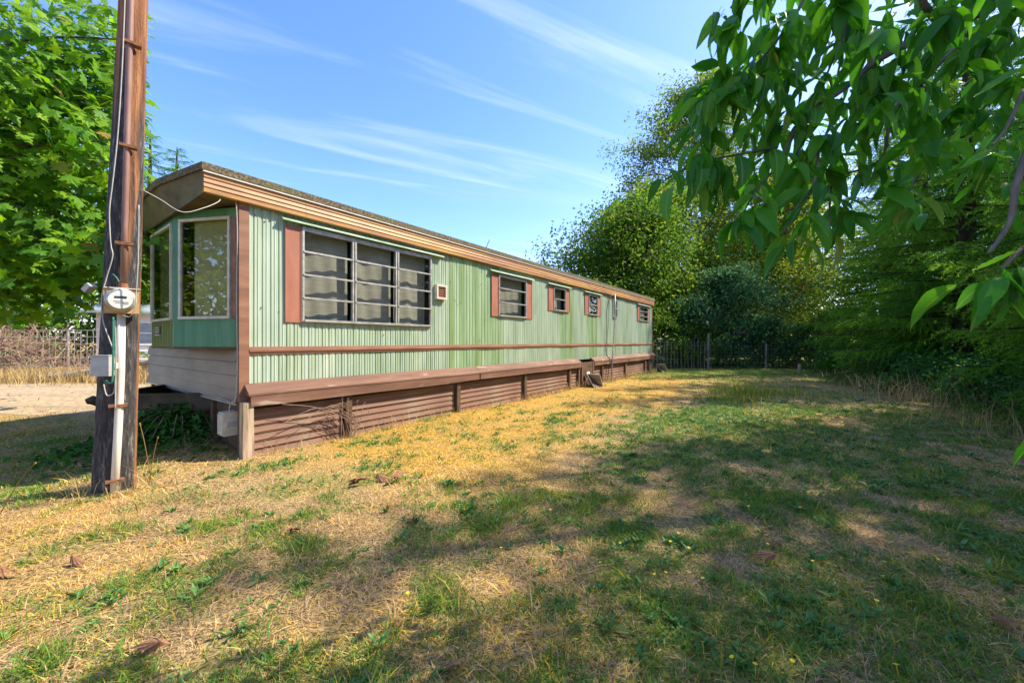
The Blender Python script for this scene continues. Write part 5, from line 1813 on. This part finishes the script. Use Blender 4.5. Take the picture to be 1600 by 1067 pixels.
# two seed stalks by the pole
for (px, py, d, hx, hy) in ((238, 735, 3.35, 218, 660), (232, 735, 3.35, 247, 682), (-10, 760, 2.6, 56, 722)):
    b0, t0 = P(px, py, d), P(hx, hy, d)
    b0.z = float(ground_z(b0.x, b0.y)) - 0.01
    s = MB().tube(smooth_path([b0, b0.lerp(t0, .6) + Vector((0, 0, .04)), t0]), [0.003] * 11 + [0.005, 0.006], 5).build('seed_stalk', M['straw'], None, True)
    if px > 0:
        tag(s, 'tall straw coloured grass stalk beside the utility pole', 'grass stalk', 'stalks by the pole')
    else:
        tag(s, 'single straw stalk leaning over the shaded grass near the drive', 'grass stalk')

# bramble under the hitch
ivy = empty('bramble', (-4.35, 5.0, 0))
tag(ivy, 'dark green bramble patch under the trailer hitch', 'plant')
n = 2600
px_ = RNG.normal(0, 0.52, n)
py_ = RNG.normal(0, 0.33, n)
hh = 0.62 * np.exp(-(px_ / 0.75) ** 2 - (py_ / 0.5) ** 2) * RNG.uniform(0.15, 1.0, n) + 0.02
pos = np.stack([px_, py_, hh + ground_z(px_ - 4.35, py_ + 5.0)], 1)
u_, n_ = uw(px_ - 4.35, py_ + 5.0)
keep = u_ < -0.03
pos = pos[keep]
n = len(pos)
ln = RNG.uniform(0.05, 0.11, n)
link_mesh('foliage', leaf_cloud('bramble_leaves', pos, norm(RNG.normal(0, 1, (n, 3)) * np.array([1, 1, .5]) + np.array([0.1, -.2, -.2])), norm(RNG.normal(0, .5, (n, 3)) + np.array([0.1, -.3, 1])), ln, ln * .75, np.clip(RNG.normal(.45, .25, n), 0, 1)), M['leaf_ivy'], ivy)
cn = MB()
for k in range(26):
    a = br.uniform(0, 6.28)
    cn.tube(smooth_path([(0.1 * math.cos(a), 0.1 * math.sin(a), -0.02), (0.35 * math.cos(a), 0.25 * math.sin(a), 0.35), (0.7 * math.cos(a) - 0.05, 0.40 * math.sin(a) - 0.1, 0.12)], 4), 0.004, 4)
cn.build('canes', M['twig'], ivy)
# vine climbing the skirting
vn = empty('dry_vine', HM @ Vector((1.15, -0.16, 0)), math.atan2(UY, UX))
tag(vn, 'dead creeper clinging to the skirting near the front corner', 'vine')
vb = MB()
for k in range(16):
    x0 = br.gauss(0.0, 0.09)
    x1 = x0 + br.uniform(-0.9, 0.15)
    vb.tube(smooth_path([(x0, 0.02, -0.02), (x0 + br.uniform(-.1, .1), 0.0, 0.2), ((x0 + x1) / 2, 0.0, 0.44), (x1, 0.01, br.uniform(0.15, 0.55))], 5), 0.0035, 4)
vb.build('stems', M['twig'], vn)

# fallen leaves and flowers
GLF = 'dry leaves fallen on the lawn'
CURL = [maple_shape(b_, c_) for b_, c_ in ((1.6, 1.9), (2.2, 1.2), (1.2, 2.6))]
for (px, py, s, tilt) in ((556, 758, .14, .2), (577, 757, .13, .9), (588, 748, .15, .5), (612, 760, .15, 1.1), (4, 898, .12, .5), (110, 883, .09, .3), (266, 1022, .11, .7), (450, 843, .09, .4), (648, 822, .08, .5), (1215, 878, .10, .8), (1228, 858, .09, .3), (1586, 1000, .10, .6), (732, 1056, .09, .5), (1083, 743, .06, .3)):
    d = CZ * F / (py - HY)
    p = P(px, py, d)
    o = link_mesh('fallen_leaf', br.choice(CURL), M['dry_leaf'])
    p.z = float(ground_z(p.x, p.y)) + 0.045
    o.location = p
    o.rotation_euler = (tilt * br.choice((-1, 1)), -0.3 - tilt * .5, br.uniform(0, 6.28))
    o.scale = (s * .9, s * .75, s)
    tag(o, 'curled brown dry leaf in the small heap before the skirting' if 500 < px < 640 and py < 790 else 'single curled brown dry leaf lying by itself on the lawn', 'leaf', GLF)

fm = MB()
for k in range(9):
    a = 6.283 * k / 9
    fm.add([(0, 0, 0), (math.cos(a - .3) * .012, math.sin(a - .3) * .012, .003), (math.cos(a) * .017, math.sin(a) * .017, .004), (math.cos(a + .3) * .012, math.sin(a + .3) * .012, .003)], [(0, 1, 2, 3)])
fm.add([(-.0015, 0, -.055), (.0015, 0, -.055), (.0015, 0, 0), (-.0015, 0, 0)], [(0, 1, 2, 3)])
flm = fm.mesh('flower')
spots = [(890, 975), (1130, 805), (1170, 793), (950, 813), (1250, 795), (970, 850), (1060, 835), (1048, 848), (1076, 858), (1023, 900), (1040, 897), (1098, 906), (1380, 903), (1382, 882), (1370, 940), (1530, 965), (938, 882), (880, 980), (900, 1004), (1144, 1032), (1238, 1038), (1400, 1044), (1098, 1008), (1270, 877), (976, 815), (985, 814), (860, 799), (757, 862), (783, 860), (637, 931), (1200, 850), (1308, 787), (1290, 700), (1330, 715), (1350, 730), (1240, 690), (1210, 705), (1390, 760), (1450, 820), (1420, 745), (1180, 1043), (1465, 880)]
for px, py in spots:
    d = CZ * F / (py - HY) * 0.97
    p = P(px, py, d)
    o = link_mesh('yellow_flower', flm, M['flower'])
    p.z = float(ground_z(p.x, p.y)) + 0.052
    o.location = p
    o.scale = (.62, .62, 1)
    o.rotation_euler = (br.uniform(-.4, .6), br.uniform(-.4, .4), br.uniform(0, 6))
    tag(o, 'tiny yellow wildflower in the lawn', 'flower', 'yellow flowers in the lawn')
bpy.context.view_layer.update()
